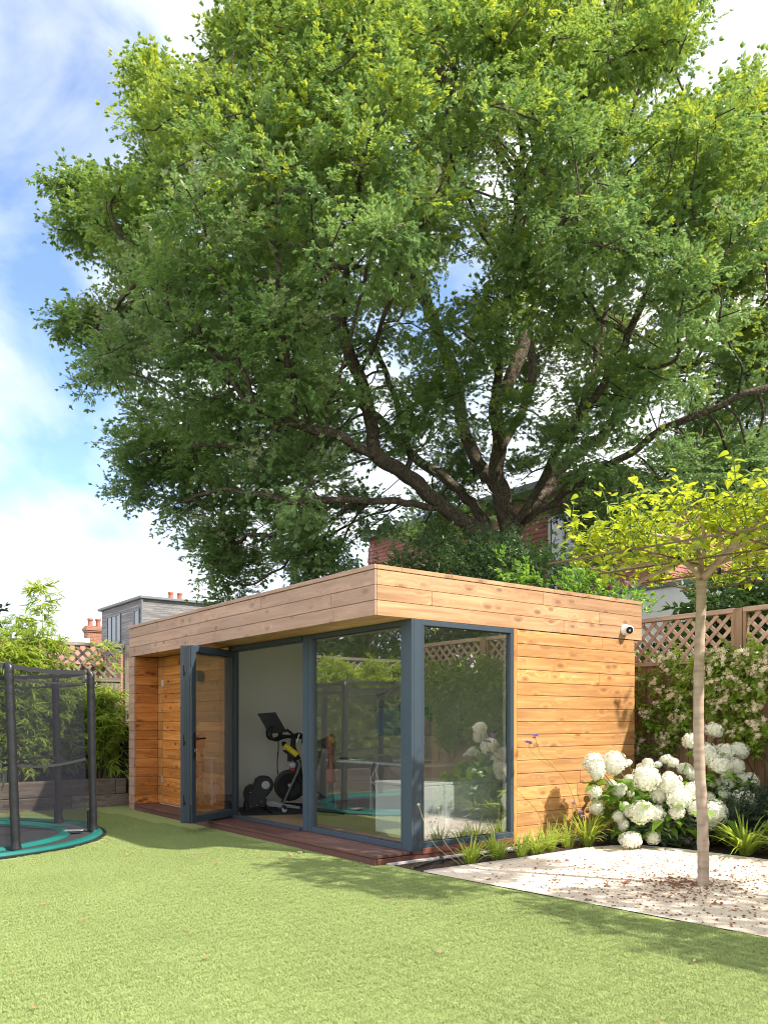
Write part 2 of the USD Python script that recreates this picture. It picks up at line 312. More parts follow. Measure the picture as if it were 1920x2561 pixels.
GRASS_LEAF = leafy("bed_grass_leaf", [(0.05, (0.18, 0.26, 0.045)), (0.45, (0.36, 0.45, 0.07)), (0.9, (0.58, 0.59, 0.15))], 1.6, tfac=0.4, rough=0.45, patch=3.0)
LIME_LEAF = leafy("lime_shrub_leaf", [(0.05, (0.16, 0.28, 0.02)), (0.5, (0.28, 0.42, 0.03)), (0.9, (0.40, 0.52, 0.06))], 1.5, tfac=0.4, rough=0.45)
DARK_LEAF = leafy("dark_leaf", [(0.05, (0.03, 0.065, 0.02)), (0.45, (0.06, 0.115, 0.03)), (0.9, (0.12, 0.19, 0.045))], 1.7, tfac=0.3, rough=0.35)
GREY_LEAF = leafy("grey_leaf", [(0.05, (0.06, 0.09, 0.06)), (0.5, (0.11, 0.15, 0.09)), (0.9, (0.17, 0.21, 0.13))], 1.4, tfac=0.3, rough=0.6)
PETAL = mat("white_petal", {"g": ("geometry", {}), "r": ("rgb_ramp", {"ramp": [(0.0, (0.80, 0.80, 0.68)), (0.3, (0.88, 0.88, 0.84)), (1.0, (0.92, 0.92, 0.91))]}),
    "p": ("principled_bsdf", {"roughness": 0.7, "specular_ior_level": 0.2}), "t": ("translucent_bsdf", {"color": (0.8, 0.8, 0.7)}), "m": ("mix_closure", {"fac": 0.25})},
    [("g.random_per_island", "r.fac"), ("r.color", "p.base_color"), ("p.BSDF", "m.closure1"), ("t.BSDF", "m.closure2")], "m.closure")
JPETAL = mat("cream_petal", {"g": ("geometry", {}), "r": ("rgb_ramp", {"ramp": [(0.0, (0.80, 0.66, 0.50)), (0.3, (0.88, 0.82, 0.72)), (1.0, (0.92, 0.90, 0.86))]}),
    "p": ("principled_bsdf", {"roughness": 0.7, "specular_ior_level": 0.2})}, [("g.random_per_island", "r.fac"), ("r.color", "p.base_color")], "p.BSDF")
PURPLE = plain("purple_petal", (0.30, 0.16, 0.48), 0.7)
STEM = plain("green_stem", (0.10, 0.16, 0.04), 0.6)
SEEDHEAD = plain("seed_head", (0.50, 0.45, 0.25), 0.8)
TWIG = plain("twig_bark", (0.085, 0.062, 0.042), 0.85, var=0.3, scale=9.0)
BAMBOO_CULM = plain("bamboo_culm", (0.16, 0.17, 0.05), 0.5, var=0.3)
CANE = plain("cane", (0.13, 0.08, 0.05), 0.6, var=0.25)
TIE = plain("cable_tie", (0.012, 0.012, 0.012), 0.5)

def bark_mat(name, dark, light, zsq, scale, strength):
    return mat(name, {"g": ("geometry", {}), "m": ("mapping", {"scale": (1, 1, zsq)}), "v": ("voronoi_texture", {"scale": scale, "feature": "distance_to_edge"}), "n": ("noise_texture", {"scale": 3.0, "detail": 5.0}),
        "nn": ("noise_texture", {"scale": scale * 0.6, "detail": 4.0}), "ad": ("vector_math", {"math_type": "multiply_add", "vector2": (0.25, 0.25, 0.25)}),
        "r": ("rgb_ramp", {"ramp": [(0.0, dark), (0.25, tuple(np.array(light) * 0.75)), (0.7, light)]}), "mr": ("map_range", {"from_min": 0.0, "from_max": 0.22, "clamp": True}),
        "mx": ("mix_color", {"blend_type": "multiply", "fac": 0.8}), "nr": ("rgb_ramp", {"ramp": [(0.3, (0.55, 0.55, 0.5)), (0.7, (1.0, 1.0, 1.0))]}),
        "b": ("bump", {"strength": strength, "distance": 0.03}), "p": ("principled_bsdf", {"roughness": 0.9, "specular_ior_level": 0.2})},
        [("g.position", "nn.vector"), ("nn.color", "ad.vector1"), ("g.position", "ad.vector3"), ("ad.vector", "m.vector"), ("m.vector", "v.vector"), ("v.distance", "mr.value"), ("mr.result", "r.fac"), ("g.position", "n.vector"), ("n.fac", "nr.fac"),
         ("r.color", "mx.a"), ("nr.color", "mx.b"), ("mx.result", "p.base_color"), ("mr.result", "b.height"), ("b.normal", "p.normal")], "p.BSDF")
OAK_BARK = bark_mat("oak_bark", (0.035, 0.027, 0.02), (0.165, 0.13, 0.095), 0.3, 17.0, 0.8)

# smooth pale trunk with rings
PALE_BARK = mat("pale_bark", {"g": ("geometry", {}), "m": ("mapping", {"scale": (2.0, 2.0, 30.0)}), "n": ("noise_texture", {"scale": 1.0, "detail": 4.0}), "n2": ("noise_texture", {"scale": 14.0, "detail": 4.0}),
    "r": ("rgb_ramp", {"ramp": [(0.30, (0.20, 0.145, 0.105)), (0.48, (0.34, 0.255, 0.195)), (0.7, (0.42, 0.33, 0.26))]}), "b": ("bump", {"strength": 0.35, "distance": 0.006}), "ad": ("math", {"math_type": "multiply_add", "value2": 0.5}),
    "h": ("math", {"math_type": "multiply", "value2": 0.5}), "p": ("principled_bsdf", {"roughness": 0.75, "specular_ior_level": 0.3})},
    [("g.position", "m.vector"), ("m.vector", "n.vector"), ("g.position", "n2.vector"), ("n2.fac", "h.value1"), ("n.fac", "ad.value1"), ("h.value", "ad.value3"), ("ad.value", "r.fac"), ("r.color", "p.base_color"), ("ad.value", "b.height"), ("b.normal", "p.normal")], "p.BSDF")

# artificial turf: blade colour and the mat they grow from
TURF_BLADE = mat("turf_blade", {"g": ("geometry", {}), "n": ("noise_texture", {"scale": 1.1, "detail": 4.0}), "a": ("math", {"math_type": "multiply_add", "value2": 0.45}), "c": ("math", {"math_type": "multiply_add", "value2": 0.4, "value3": 0.05}),
    "r": ("rgb_ramp", {"ramp": [(0.05, (0.25, 0.31, 0.11)), (0.4, (0.36, 0.43, 0.17)), (0.75, (0.45, 0.50, 0.225)), (1.0, (0.52, 0.55, 0.29))]}),
    "p": ("principled_bsdf", {"roughness": 0.5, "specular_ior_level": 0.35}), "t": ("translucent_bsdf", {"color": (0.36, 0.44, 0.12)}), "m": ("mix_closure", {"fac": 0.25})},
    [("g.position", "n.vector"), ("n.fac", "c.value1"), ("c.value", "a.value3"), ("g.random_per_island", "a.value1"), ("a.value", "r.fac"), ("r.color", "p.base_color"), ("p.BSDF", "m.closure1"), ("t.BSDF", "m.closure2")], "m.closure")
TURF_BASE = mat("turf_base", {"g": ("geometry", {}), "n": ("noise_texture", {"scale": 90.0, "detail": 4.0}), "n2": ("noise_texture", {"scale": 1.1, "detail": 4.0}), "r": ("rgb_ramp", {"ramp": [(0.3, (0.20, 0.25, 0.085)), (0.5, (0.29, 0.34, 0.125)), (0.7, (0.38, 0.42, 0.18))]}),
    "b": ("bump", {"strength": 0.8, "distance": 0.02}), "p": ("principled_bsdf", {"roughness": 0.8, "specular_ior_level": 0.2})},
    [("g.position", "n.vector"), ("n.fac", "r.fac"), ("r.color", "p.base_color"), ("n.fac", "b.height"), ("b.normal", "p.normal")], "p.BSDF")
GRAVEL = mat("resin_gravel", {"g": ("geometry", {}), "v": ("voronoi_texture", {"scale": 240.0}), "n": ("noise_texture", {"scale": 1.7, "detail": 5.0}), "sc": ("separate_color", {}),
    "r": ("rgb_ramp", {"ramp": [(0.0, (0.36, 0.27, 0.20)), (0.2, (0.58, 0.48, 0.40)), (0.6, (0.70, 0.62, 0.54)), (1.0, (0.80, 0.75, 0.69))]}), "nr": ("rgb_ramp", {"ramp": [(0.3, (0.90, 0.85, 0.79)), (0.65, (1, 0.985, 0.96))]}),
    "mx": ("mix_color", {"blend_type": "multiply", "fac": 1.0}), "b": ("bump", {"strength": 0.35, "distance": 0.003, "invert": True}), "p": ("principled_bsdf", {"roughness": 0.75, "specular_ior_level": 0.3})},
    [("g.position", "v.vector"), ("v.color", "sc.color"), ("sc.r", "r.fac"), ("g.position", "n.vector"), ("n.fac", "nr.fac"), ("r.color", "mx.a"), ("nr.color", "mx.b"), ("mx.result", "p.base_color"), ("v.distance", "b.height"), ("b.normal", "p.normal")], "p.BSDF")
SOIL = mat("soil", {"g": ("geometry", {}), "n": ("noise_texture", {"scale": 28.0, "detail": 6.0, "roughness": 0.7}), "r": ("rgb_ramp", {"ramp": [(0.3, (0.03, 0.021, 0.015)), (0.55, (0.085, 0.06, 0.045)), (0.75, (0.17, 0.13, 0.10))]}),
    "b": ("bump", {"strength": 1.0, "distance": 0.03}), "p": ("principled_bsdf", {"roughness": 0.95, "specular_ior_level": 0.1})},
    [("g.position", "n.vector"), ("n.fac", "r.fac"), ("r.color", "p.base_color"), ("n.fac", "b.height"), ("b.normal", "p.normal")], "p.BSDF")
FAR_GROUND = plain("garden_soil", (0.07, 0.09, 0.035), 0.95, var=0.3, scale=0.8)
LITTER = mat("dry_litter", {"g": ("geometry", {}), "r": ("rgb_ramp", {"ramp": [(0.0, (0.19, 0.07, 0.03)), (0.45, (0.36, 0.16, 0.06)), (0.75, (0.48, 0.25, 0.09)), (0.86, (0.55, 0.34, 0.03)), (1.0, (0.58, 0.40, 0.04))]}), "p": ("principled_bsdf", {"roughness": 0.7})},
    [("g.random_per_island", "r.fac"), ("r.color", "p.base_color")], "p.BSDF")
PALE_LITTER = mat("pale_litter", {"g": ("geometry", {}), "r": ("rgb_ramp", {"ramp": [(0.0, (0.26, 0.16, 0.08)), (0.5, (0.48, 0.38, 0.22)), (1.0, (0.66, 0.58, 0.42))]}), "p": ("principled_bsdf", {"roughness": 0.7})},
    [("g.random_per_island", "r.fac"), ("r.color", "p.base_color")], "p.BSDF")

# ------------------------------------------------------------------ ground
def sheet(poly, z):
    from shapely.geometry import Polygon
    v, f = trimesh.creation.triangulate_polygon(Polygon(poly), engine="earcut")
    v = np.c_[v, np.full(len(v), z)]; f = np.asarray(f)
    n = np.cross(v[f[:, 1]] - v[f[:, 0]], v[f[:, 2]] - v[f[:, 0]])[:, 2]
    f[n < 0] = f[n < 0][:, ::-1]
    return tm(v, f)

part("ground", sheet([(-90, -90), (160, -90), (160, 160), (-90, 160)], -0.02), FAR_GROUND, kind="structure")
TL = lambda y: 0.16 - (y + 0.75) * 0.088       # the line between turf and gravel
turf_poly = [(-9, -12), (TL(-12), -12), (TL(-0.5), -0.5), (0.14, -0.03), (0.10, 0.02), (0.10, 5.9), (0.25, 6.12), (-9, 6.12)]
part("turf_lawn", sheet(turf_poly, 0.0), TURF_BASE, kind="structure")
part("flower_bed", sheet([(0.10, 0.06), (0.10, -0.60), (2.2, -0.60), (2.62, -0.85), (2.62, -12), (4.3, -12), (4.3, 7.3), (3.5, 7.3), (3.5, 0.06)], -0.004), SOIL, kind="structure")
grav = [(TL(-12), -12)] + [(TL(y), y) for y in (-8, -5, -3, -2, -1)] + [(TL(-0.5), -0.47), (1.3, -0.49), (2.15, -0.46), (2.45, -0.53), (2.68, -0.70), (2.78, -1.1), (2.83, -1.9), (2.86, -4), (2.9, -12)]
part("gravel_terrace", sheet(grav, 0.006), GRAVEL, kind="structure")
edge = []
for (a, b) in zip(grav[6:-1], grav[7:]):
    edge.append(bar((*a, 0.0), (*b, 0.0), 0.012, 0.03, up=(-(b[1] - a[1]), b[0] - a[0], 0)))
t_ = thing("path_edging", "thin grey metal edging strip between pale gravel and dark planting bed", "edging", (1.3, -0.48, 0))
part("strip", cat_(edge), CONC, t_)
part("concrete_footing", box((0.12, -0.045, -0.02), (3.55, 0.028, 0.012)), CONC, kind="structure")

# ------------------------------------------------------------------ garden room
TOP, FB, DK = 2.51, 2.083, 0.082         # roof edge, underside of the fascia, deck level
XF = 0.385                                # face of the glazing
XR, YE = 3.625, 5.675
room = thing("garden_room", "flat roofed timber clad garden room with grey framed corner glazing", "garden building", (1.8, 2.8, 0))

def planks_along(axis, a0, a1, z0, z1, face, out, thick, mats, parent, joints=(), gap=0.003, name="board", bev=0.003):
    "one row of boards between z0 and z1, butt jointed at the given places; face = the plane they stand on, out = the way they face"
    cuts = [a0, *sorted(joints), a1]
    for p, q in zip(cuts[:-1], cuts[1:]):
        lo, hi = p + 0.0008, q - 0.0008
        jit = RNG.uniform(0, 0.0015)
        if axis == "x": b = box((lo, face, z0 + gap / 2), (hi, face + out * (thick + jit), z1 - gap / 2), bev)
        else: b = box((face, lo, z0 + gap / 2), (face + out * (thick + jit), hi, z1 - gap / 2), bev)
        part(name, b, mats, parent)

# fascia: a dark carcass with boards and a thin cap board on it
fr = piece("front_fascia", room)
part("backing", box((0.022, 0.022, FB + 0.012), (0.06, YE - 0.022, TOP - 0.03)), FELT, fr)
zs = [FB, FB + 0.1285, FB + 0.257, FB + 0.3845]
JF = [[0.62, 3.05, 4.9], [0.66, 3.9], [1.95, 4.65]]
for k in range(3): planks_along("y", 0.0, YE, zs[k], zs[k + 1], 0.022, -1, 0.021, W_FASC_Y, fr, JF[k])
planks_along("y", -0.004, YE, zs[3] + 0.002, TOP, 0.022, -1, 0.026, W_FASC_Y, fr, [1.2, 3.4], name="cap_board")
fs = piece("side_fascia", room)
part("backing", box((0.06, 0.022, FB + 0.012), (XR - 0.022, 0.06, TOP - 0.03)), FELT, fs)
JS = [[2.35], [0.62, 2.9], [2.05]]
for k in range(3): planks_along("x", 0.0225, XR, zs[k], zs[k + 1], 0.022, -1, 0.022, W_FASC_X, fs, JS[k])
planks_along("x", 0.0225, XR, zs[3] + 0.002, TOP, 0.022, -1, 0.027, W_FASC_X, fs, [0.28, 0.85, 2.2, 2.9], name="cap_board")
part("roof", box((0.05, 0.05, TOP - 0.06), (XR - 0.02, YE - 0.02, TOP - 0.025)), FELT, room)
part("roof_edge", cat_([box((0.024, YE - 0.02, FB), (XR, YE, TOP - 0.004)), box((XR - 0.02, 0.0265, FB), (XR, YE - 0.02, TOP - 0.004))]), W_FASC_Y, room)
for k, (p, q) in enumerate(((0.0225, 2.8), (2.803, YE - 0.2))):
    part("soffit_board", box((0.0235, p if k else 0.024, FB), (0.20, q, FB + 0.012), 0.002), W_SOFFIT, room)
    part("soffit_board", box((0.2025, p if k else 0.024, FB), (XF + 0.10, q, FB + 0.012), 0.002), W_SOFFIT, room)

# left end panel: the inside is sheltered and orange
ZB = [DK - 0.002 + i * 0.1247 for i in range(17)]; ZB[-1] = FB - 0.001
ZB = [0.082, 0.197, 0.322, 0.447, 0.573, 0.70, 0.827, 0.951, 1.076, 1.20, 1.325, 1.452, 1.576, 1.697, 1.821, 1.945, 2.077]
ep = piece("end_panel", room)
YI = 5.472
part("backing", box((0.024, YI + 0.02, 0.0), (0.5, YE - 0.022, FB - 0.004)), FELT, ep)
for k in range(16):
    planks_along("x", 0.0225, 0.335, ZB[k], ZB[k + 1], YI + 0.02, -1, 0.02, W_END, ep)
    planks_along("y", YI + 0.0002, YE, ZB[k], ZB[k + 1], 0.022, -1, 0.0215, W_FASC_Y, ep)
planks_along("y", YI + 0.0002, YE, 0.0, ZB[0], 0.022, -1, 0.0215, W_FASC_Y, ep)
part("outer_face", box((0.024, YE - 0.022, 0.0), (XR - 0.13, YE, FB - 0.003)), W_END, ep)

# recessed storage wall with its flush door
bw = piece("store_wall", room)
part("backing", box((0.357, 3.33, 0.03), (0.40, YI + 0.02, FB)), FELT, bw)
HINGE = 5.305
for k in range(16):
    planks_along("y", HINGE + 0.002, YI - 0.0005, ZB[k], ZB[k + 1], 0.357, -1, 0.022, W_TRIM, bw)
sd = piece("store_door", room)
for k in range(16):
    planks_along("y", 4.42, HINGE - 0.004, ZB[k] + (0.012 if k == 0 else 0), ZB[k + 1], 0.356, -1, 0.021, W_BACK, sd)
    planks_along("y", 3.36, 4.414, ZB[k], ZB[k + 1], 0.357, -1, 0.022, W_BACK, bw)
for zz in (0.42, 1.72):
    part("hinge", cat_([box((0.329, HINGE - 0.03, zz - 0.045), (0.3345, HINGE + 0.028, zz + 0.045), 0.002), tube([(0.326, HINGE, zz - 0.047), (0.326, HINGE, zz + 0.047)], 0.006, 8)]), STEEL, sd)
part("threshold_strip", box((0.300, 4.44, DK + 0.001), (0.334, 5.30, DK + 0.010), 0.003), SILVER, room)

# sunlit side wall
JAMB = 1.636
sw = piece("side_wall", room)
part("backing", box((JAMB + 0.01, 0.026, 0.02), (3.48, 0.10, FB - 0.003)), FELT, sw)
part("jamb_board", box((JAMB, -0.004, 0.03), (JAMB + 0.042, 0.05, FB - 0.002), 0.003), W_TRIM, sw)
JW = {15: [2.95], 12: [2.9], 9: [], 4: [2.6], 3: [2.55], 10: [], 6: [], 1: [2.4]}
for k in range(16):
    planks_along("x", JAMB + 0.0435, 3.502 + RNG.uniform(-0.006, 0.004), ZB[k], ZB[k + 1], 0.022, -1, 0.0215, W_SIDE, sw, JW.get(k, []), gap=0.0045)
planks_along("x", JAMB + 0.0435, 3.5, 0.03, ZB[0], 0.022, -1, 0.0215, W_SIDE, sw)
part("return_face", box((3.478, 0.024, 0.02), (3.498, YE - 0.02, FB - 0.003)), W_END, sw)

# interior shell
YP = 4.22
part("floor", box((XF + 0.09, 0.09, 0.03), (3.40, YP, 0.084)), FLOOR_W, room)
inn = piece("inner_walls", room)
part("partition", box((XF + 0.03, YP, 0.03), (3.42, YP + 0.10, 2.32)), PLASTER, inn)
part("rear_wall", box((3.40, 0.05, 0.03), (3.44, YP, 2.32)), PLASTER, inn)
part("side_lining", box((JAMB + 0.06, 0.105, 0.03), (3.40, 0.20, 2.32)), PLASTER, inn)
part("front_return", box((0.402, 3.36, 0.03), (0.47, YP, 2.32)), PLASTER, inn)
part("ceiling", box((XF + 0.11, 0.11, 2.32), (3.44, YP + 0.1, 2.36)), CEIL, room)
part("downstand", cat_([box((XF + 0.075, 0.10, FB + 0.014), (XF + 0.11, YP, 2.36)), box((XF + 0.11, 0.075, FB), (3.4, 0.105, 2.36))]), CEIL, room)
sk = piece("skirting", room)
def skirt(a, b, n):
    a, b, n = (np.array(x, float) for x in (a, b, n))
    for h0, h1, t in ((0.085, 0.19, 0.018), (0.19, 0.215, 0.013), (0.215, 0.235, 0.008)):
        o = n * t
        lo, hi = np.minimum(np.minimum(a, b), np.minimum(a, b) + o), np.maximum(np.maximum(a, b), np.maximum(a, b) + o)
        part("moulding", box((*lo[:2], h0), (*hi[:2], h1), 0.002), WHITE, sk)
skirt((0.47, YP, 0), (3.4, YP, 0), (0, -1, 0)); skirt((3.40, 0.2, 0), (3.40, YP, 0), (-1, 0, 0))
skirt((JAMB + 0.06, 0.105, 0), (JAMB + 0.06, 0.20, 0), (-1, 0, 0)); skirt((0.402, 3.36, 0), (0.47, 3.36, 0), (0, -1, 0)); skirt((JAMB + 0.06, 0.20, 0), (3.4, 0.2, 0), (0, 1, 0))

# corner glazing
cp = piece("corner_post", room)
part("front_leaf", box((XF, -0.008, DK), (XF + 0.03, 0.118, FB - 0.001), 0.003), ALU, cp)
part("side_leaf", box((XF + 0.0305, -0.008, DK), (0.506, 0.03, FB - 0.001), 0.003), ALU, cp)
part("core", box((XF + 0.031, 0.031, DK), (0.47, 0.117, FB - 0.002)), ALU_DK, cp)
def fixed(name, lo, hi, axis, at_):
    "a fixed double glazed light: four frame bars, two panes and a dark gasket"
    w = piece(name, room); (a0, z0), (a1, z1) = lo, hi
    def B(p, q, r, s, d0, d1, b=0.003):
        return box((d0, p, r), (d1, q, s), b) if axis == "y" else box((p, d0, r), (q, d1, s), b)
    d0, d1 = at_, at_ + 0.07
    part("frame_bar", B(a0, a1, z0, z0 + 0.05, d0, d1), ALU, w); part("frame_bar", B(a0, a1, z1 - 0.045, z1, d0, d1), ALU, w)
    part("frame_bar", B(a0, a0 + 0.024, z0 + 0.0505, z1 - 0.0455, d0, d1), ALU, w); part("frame_bar", B(a1 - 0.042 if axis == "x" else a1 - 0.024, a1, z0 + 0.0505, z1 - 0.0455, d0, d1), ALU, w)
    part("gasket", cat_([B(a0 + 0.022, a1 - 0.022, z0 + 0.048, z0 + 0.056, d0 + 0.015, d1 - 0.015, 0), B(a0 + 0.022, a1 - 0.022, z1 - 0.052, z1 - 0.043, d0 + 0.015, d1 - 0.015, 0)]), RUBBER, w)
    for o in (0.03,): part("pane", B(a0 + 0.02, a1 - 0.02, z0 + 0.045, z1 - 0.04, d0 + o, d0 + o + 0.005, 0), GLASS, w)
fixed("front_window", (0.119, DK + 0.001), (1.612, FB - 0.002), "y", XF)
fixed("side_window", (0.507, DK + 0.02), (JAMB - 0.001, FB - 0.002), "x", -0.004)
part("window_sill", box((0.507, -0.012, DK - 0.03), (JAMB - 0.001, 0.06, DK + 0.0195), 0.003), DECK_X, room)
ml = piece("mullion", room)
part("cover", box((XF - 0.004, 1.613, DK), (XF + 0.075, 1.762, FB - 0.001), 0.004), ALU, ml)
part("groove", box((XF - 0.006, 1.65, DK + 0.01), (XF - 0.0045, 1.656, FB - 0.01)), ALU_DK, ml)
tk = piece("door_track", room)
part("head_track", cat_([box((XF - 0.02, 1.7625, FB - 0.055), (XF + 0.07, 3.355, FB - 0.001), 0.003), box((XF, 1.7625, FB - 0.075), (XF + 0.012, 3.355, FB - 0.056), 0.002)]), ALU_DK, tk)
part("floor_track", cat_([box((XF - 0.045, 1.7625, DK + 0.001), (XF + 0.09, 3.355, DK + 0.012), 0.002), box((XF - 0.04, 1.7625, DK + 0.0125), (XF - 0.025, 3.355, DK + 0.028), 0.002), box((XF + 0.03, 1.7625, DK + 0.0125), (XF + 0.045, 3.355, DK + 0.024), 0.002)]), ALU, tk)
part("door_jamb", box((XF - 0.02, 3.30, DK + 0.0285), (XF + 0.06, 3.357, FB - 0.076), 0.003), ALU_DK, room)

# two folded door leaves standing out over the deck
def door_leaf(name, p, q, zb, zt, side, outer):
    p, q = np.array(p), np.array(q); d = (q - p); W = np.linalg.norm(d); d /= W; n = np.array([-d[1], d[0]]) * side
    R = np.array([[d[0], d[1], 0], [n[0], n[1], 0], [0, 0, 1]])
    L = piece(name, room)
    def B(a0, a1, z0, z1, t0, t1, b=0.003):
        m_ = box((a0, t0, z0), (a1, t1, z1), b); return moved(m_, R, (p[0], p[1], 0))
    T = 0.062
    part("stile", B(0, 0.082, zb, zt, 0, T), ALU, L); part("stile", B(W - 0.07, W, zb, zt, 0, T), ALU, L)
    part("rail", B(0.0825, W - 0.0705, zb, zb + 0.075, 0, T), ALU, L); part("rail", B(0.0825, W - 0.0705, zt - 0.07, zt, 0, T), ALU, L)
    part("pane", B(0.078, W - 0.066, zb + 0.07, zt - 0.065, 0.028, 0.034, 0), GLASS_DOOR, L)
    part("gasket", cat_([B(0.0825, 0.089, zb + 0.076, zt - 0.071, 0.01, T - 0.01, 0), B(W - 0.077, W - 0.0705, zb + 0.076, zt - 0.071, 0.01, T - 0.01, 0), B(0.089, W - 0.077, zt - 0.078, zt - 0.0705, 0.01, T - 0.01, 0)]), RUBBER, L)
    if outer:
        part("edge_strip", cat_([B(-0.022, -0.0005, zb + 0.01, zt - 0.01, 0.012, T + 0.02), ]), ALU_DK, L)
        part("edge_strip", B(-0.004, -0.0005, zb + 0.2, zt - 0.25, 0.003, 0.009, 0), STEEL, L)
        h = []
        part("handle_plate", B(0.024, 0.056, 0.80, 1.075, -0.012, -0.0005), BLACK, L)
        part("handle", cat_([B(0.034, 0.05, 1.00, 1.03, -0.05, -0.0125), B(0.034, 0.175, 1.006, 1.026, -0.062, -0.05)]), BLACK, L)
        part("lock_cylinder", B(0.034, 0.048, 0.875, 0.905, -0.018, -0.0125), STEEL, L)
    else:
        for zz in (0.35, 1.0, 1.75): part("hinge", cat_([B(-0.02, -0.001, zz - 0.06, zz + 0.06, -0.012, 0.012), B(-0.028, -0.012, zz - 0.05, zz - 0.01, -0.02, 0.004)]), BLACK, L)
door_leaf("door_leaf", (-0.352, 2.832), (0.452, 3.302), 0.10, FB - 0.058, 1, True)
door_leaf("door_leaf", (-0.395, 2.906), (0.40, 3.372), 0.10, FB - 0.058, 1, False)

# deck
deck = thing("timber_deck", "low dark red brown timber deck step along the glazed front", "deck", (0.2, 2.8, 0))
xs = [0.0, 0.143, 0.288, 0.40]
for i in range(3):
    J = [[2.6], [1.15, 4.1], [2.9]][i]
    planks_along_y = [0.13 if i == 2 else 0.0025, *J, YI - 0.002] if i != 2 else [0.012, *J, YI - 0.002]
    for p, q in zip(planks_along_y[:-1], planks_along_y[1:]):
        part("board", box((xs[i] + 0.002, p + 0.001, DK - 0.026), (xs[i + 1] - 0.003, q - 0.001, DK), 0.004), DECK, deck)
part("end_board", box((0.404, -0.009, DK - 0.026), (0.5055, 0.014, DK - 0.001), 0.003), DECK_X, deck)
part("front_riser", box((0.006, 0.006, -0.02), (0.026, YI - 0.002, DK - 0.028), 0.003), DECK, deck)
part("side_riser", box((0.0265, -0.002, -0.005), (JAMB, 0.016, DK - 0.032), 0.003), DECK_X, deck)
part("subframe", box((0.03, 0.03, -0.02), (0.39, YI - 0.01, DK - 0.03)), FELT, deck)

# wall lamp and camera
lamp = thing("wall_lamp", "small grey up and down wall lamp seen through the folded glass door", "wall lamp", (0.335, 4.04, 1.76))
part("body", box((0.24, 4.00, 1.70), (0.318, 4.075, 1.83), 0.006), ALU_DK, lamp)
part("wall_plate", box((0.3185, 3.985, 1.735), (0.3338, 4.09, 1.80), 0.004), ALU_DK, lamp)
cc = thing("security_camera", "white dome security camera fixed high on the sunlit timber wall", "security camera", (3.32, 0, 2.18))
def oriented(prof, o, d, n=28):
    d = np.asarray(d, float); d /= np.linalg.norm(d); u = np.cross([0.1, 0.2, 1.0], d); u /= np.linalg.norm(u); w = np.cross(d, u)
    g = lathe(prof, n); return tm(np.asarray(g.vertices) @ np.array([u, w, d]) + np.asarray(o), g.faces)
part("base", oriented([(0, 0), (0.058, 0), (0.06, 0.012), (0.056, 0.03), (0.046, 0.042), (0, 0.042)], (3.315, -0.0005, 2.182), (0, -1, 0)), CAMWHITE, cc, smooth=40)
ld = np.array([-0.62, -0.75, -0.22]); ld /= np.linalg.norm(ld); lo_ = np.array([3.312, -0.062, 2.176])
ball = [(0.052 * math.sin(a), -0.052 * math.cos(a)) for a in np.linspace(0.0, 2.2, 14)]
part("ball", oriented([(max(r, 0), z) for r, z in ball] + [(0.040, 0.036), (0, 0.036)], lo_, ld), CAMWHITE, cc, smooth=40)
part("lens_face", oriented([(0, 0.0365), (0.037, 0.0365), (0.037, 0.041), (0.033, 0.044), (0, 0.044)], lo_, ld), BLACKG, cc, smooth=40)
part("lens", oriented([(0, 0.0445), (0.011, 0.0445), (0.011, 0.047), (0, 0.048)], lo_, ld), STEEL, cc)

# ------------------------------------------------------------------ inside the room
desk = thing("desk", "long white desk top on slim legs behind the corner glazing", "desk", (1.8, 2.1, 0.084))
part("desk_top", box((1.50, 1.226, 0.712), (2.20, 3.035, 0.742), 0.004), WHITE, desk)
for x in (1.56, 2.14):
    for y in (1.30, 2.96): part("leg", box((x - 0.02, y - 0.02, 0.084), (x + 0.02, y + 0.02, 0.7115), 0.003), WHITE, desk)
cabinet = thing("cabinet", "low white cabinet standing close behind the side window", "cabinet", (1.38, 0.8, 0.084))
part("body", box((0.812, 0.510, 0.11), (1.965, 1.09, 0.585), 0.003), WHITE, cabinet)
part("top", box((0.806, 0.504, 0.5865), (1.971, 1.096, 0.612), 0.004), WHITE, cabinet)
part("plinth", box((0.84, 0.53, 0.084), (1.94, 1.07, 0.1095)), SILVER, cabinet)
for k in range(3): part("door", box((0.82 + k * 0.383, 0.494, 0.125), (0.82 + k * 0.383 + 0.378, 0.5095, 0.578), 0.003), WHITE, cabinet)
mon = thing("monitor", "flat blue grey monitor on the white desk seen from behind", "monitor", (1.9, 1.95, 0.742))
part("screen", bar((1.62, 2.15, 1.20), (2.12, 1.76, 1.20), 0.33, 0.03, bev=0.006), MONI, mon)
part("stand", cat_([tube([(1.89, 1.98, 0.755), (1.89, 1.98, 1.2)], 0.016, 8), box((1.80, 1.88, 0.7425), (1.98, 2.08, 0.754), 0.003)]), SILVER, mon)
for k, (y, w, l) in enumerate(((2.55, 0.05, 0.16), (2.72, 0.04, 0.22), (1.62, 0.21, 0.30))):
    lab = ["small white paper pad lying on the desk near its far end", "dark tray lying on the white desk at its far end", "pale closed laptop lying flat on the desk beside the corner post"][k]
    tag = ["paper_pad", "desk_tray", "laptop"][k]
    t_ = thing(tag, lab, ["paper pad", "tray", "laptop"][k], (1.6, y, 0.742))
    part("body", box((1.56, y - l / 2, 0.7425), (1.56 + w + 0.1, y + l / 2, 0.757 + 0.006 * k), 0.004), [CAMWHITE, BLACK, SILVER][k], t_)
    if tag == "laptop": part("lid", box((1.562, y - l / 2 + 0.002, 0.7695), (1.708 + w - 0.05, y + l / 2 - 0.002, 0.776), 0.002), CAMWHITE, t_)
cb = thing("cable", "tangle of white and black cables hanging below the desk edge", "cable", (1.5, 1.95, 0.6))
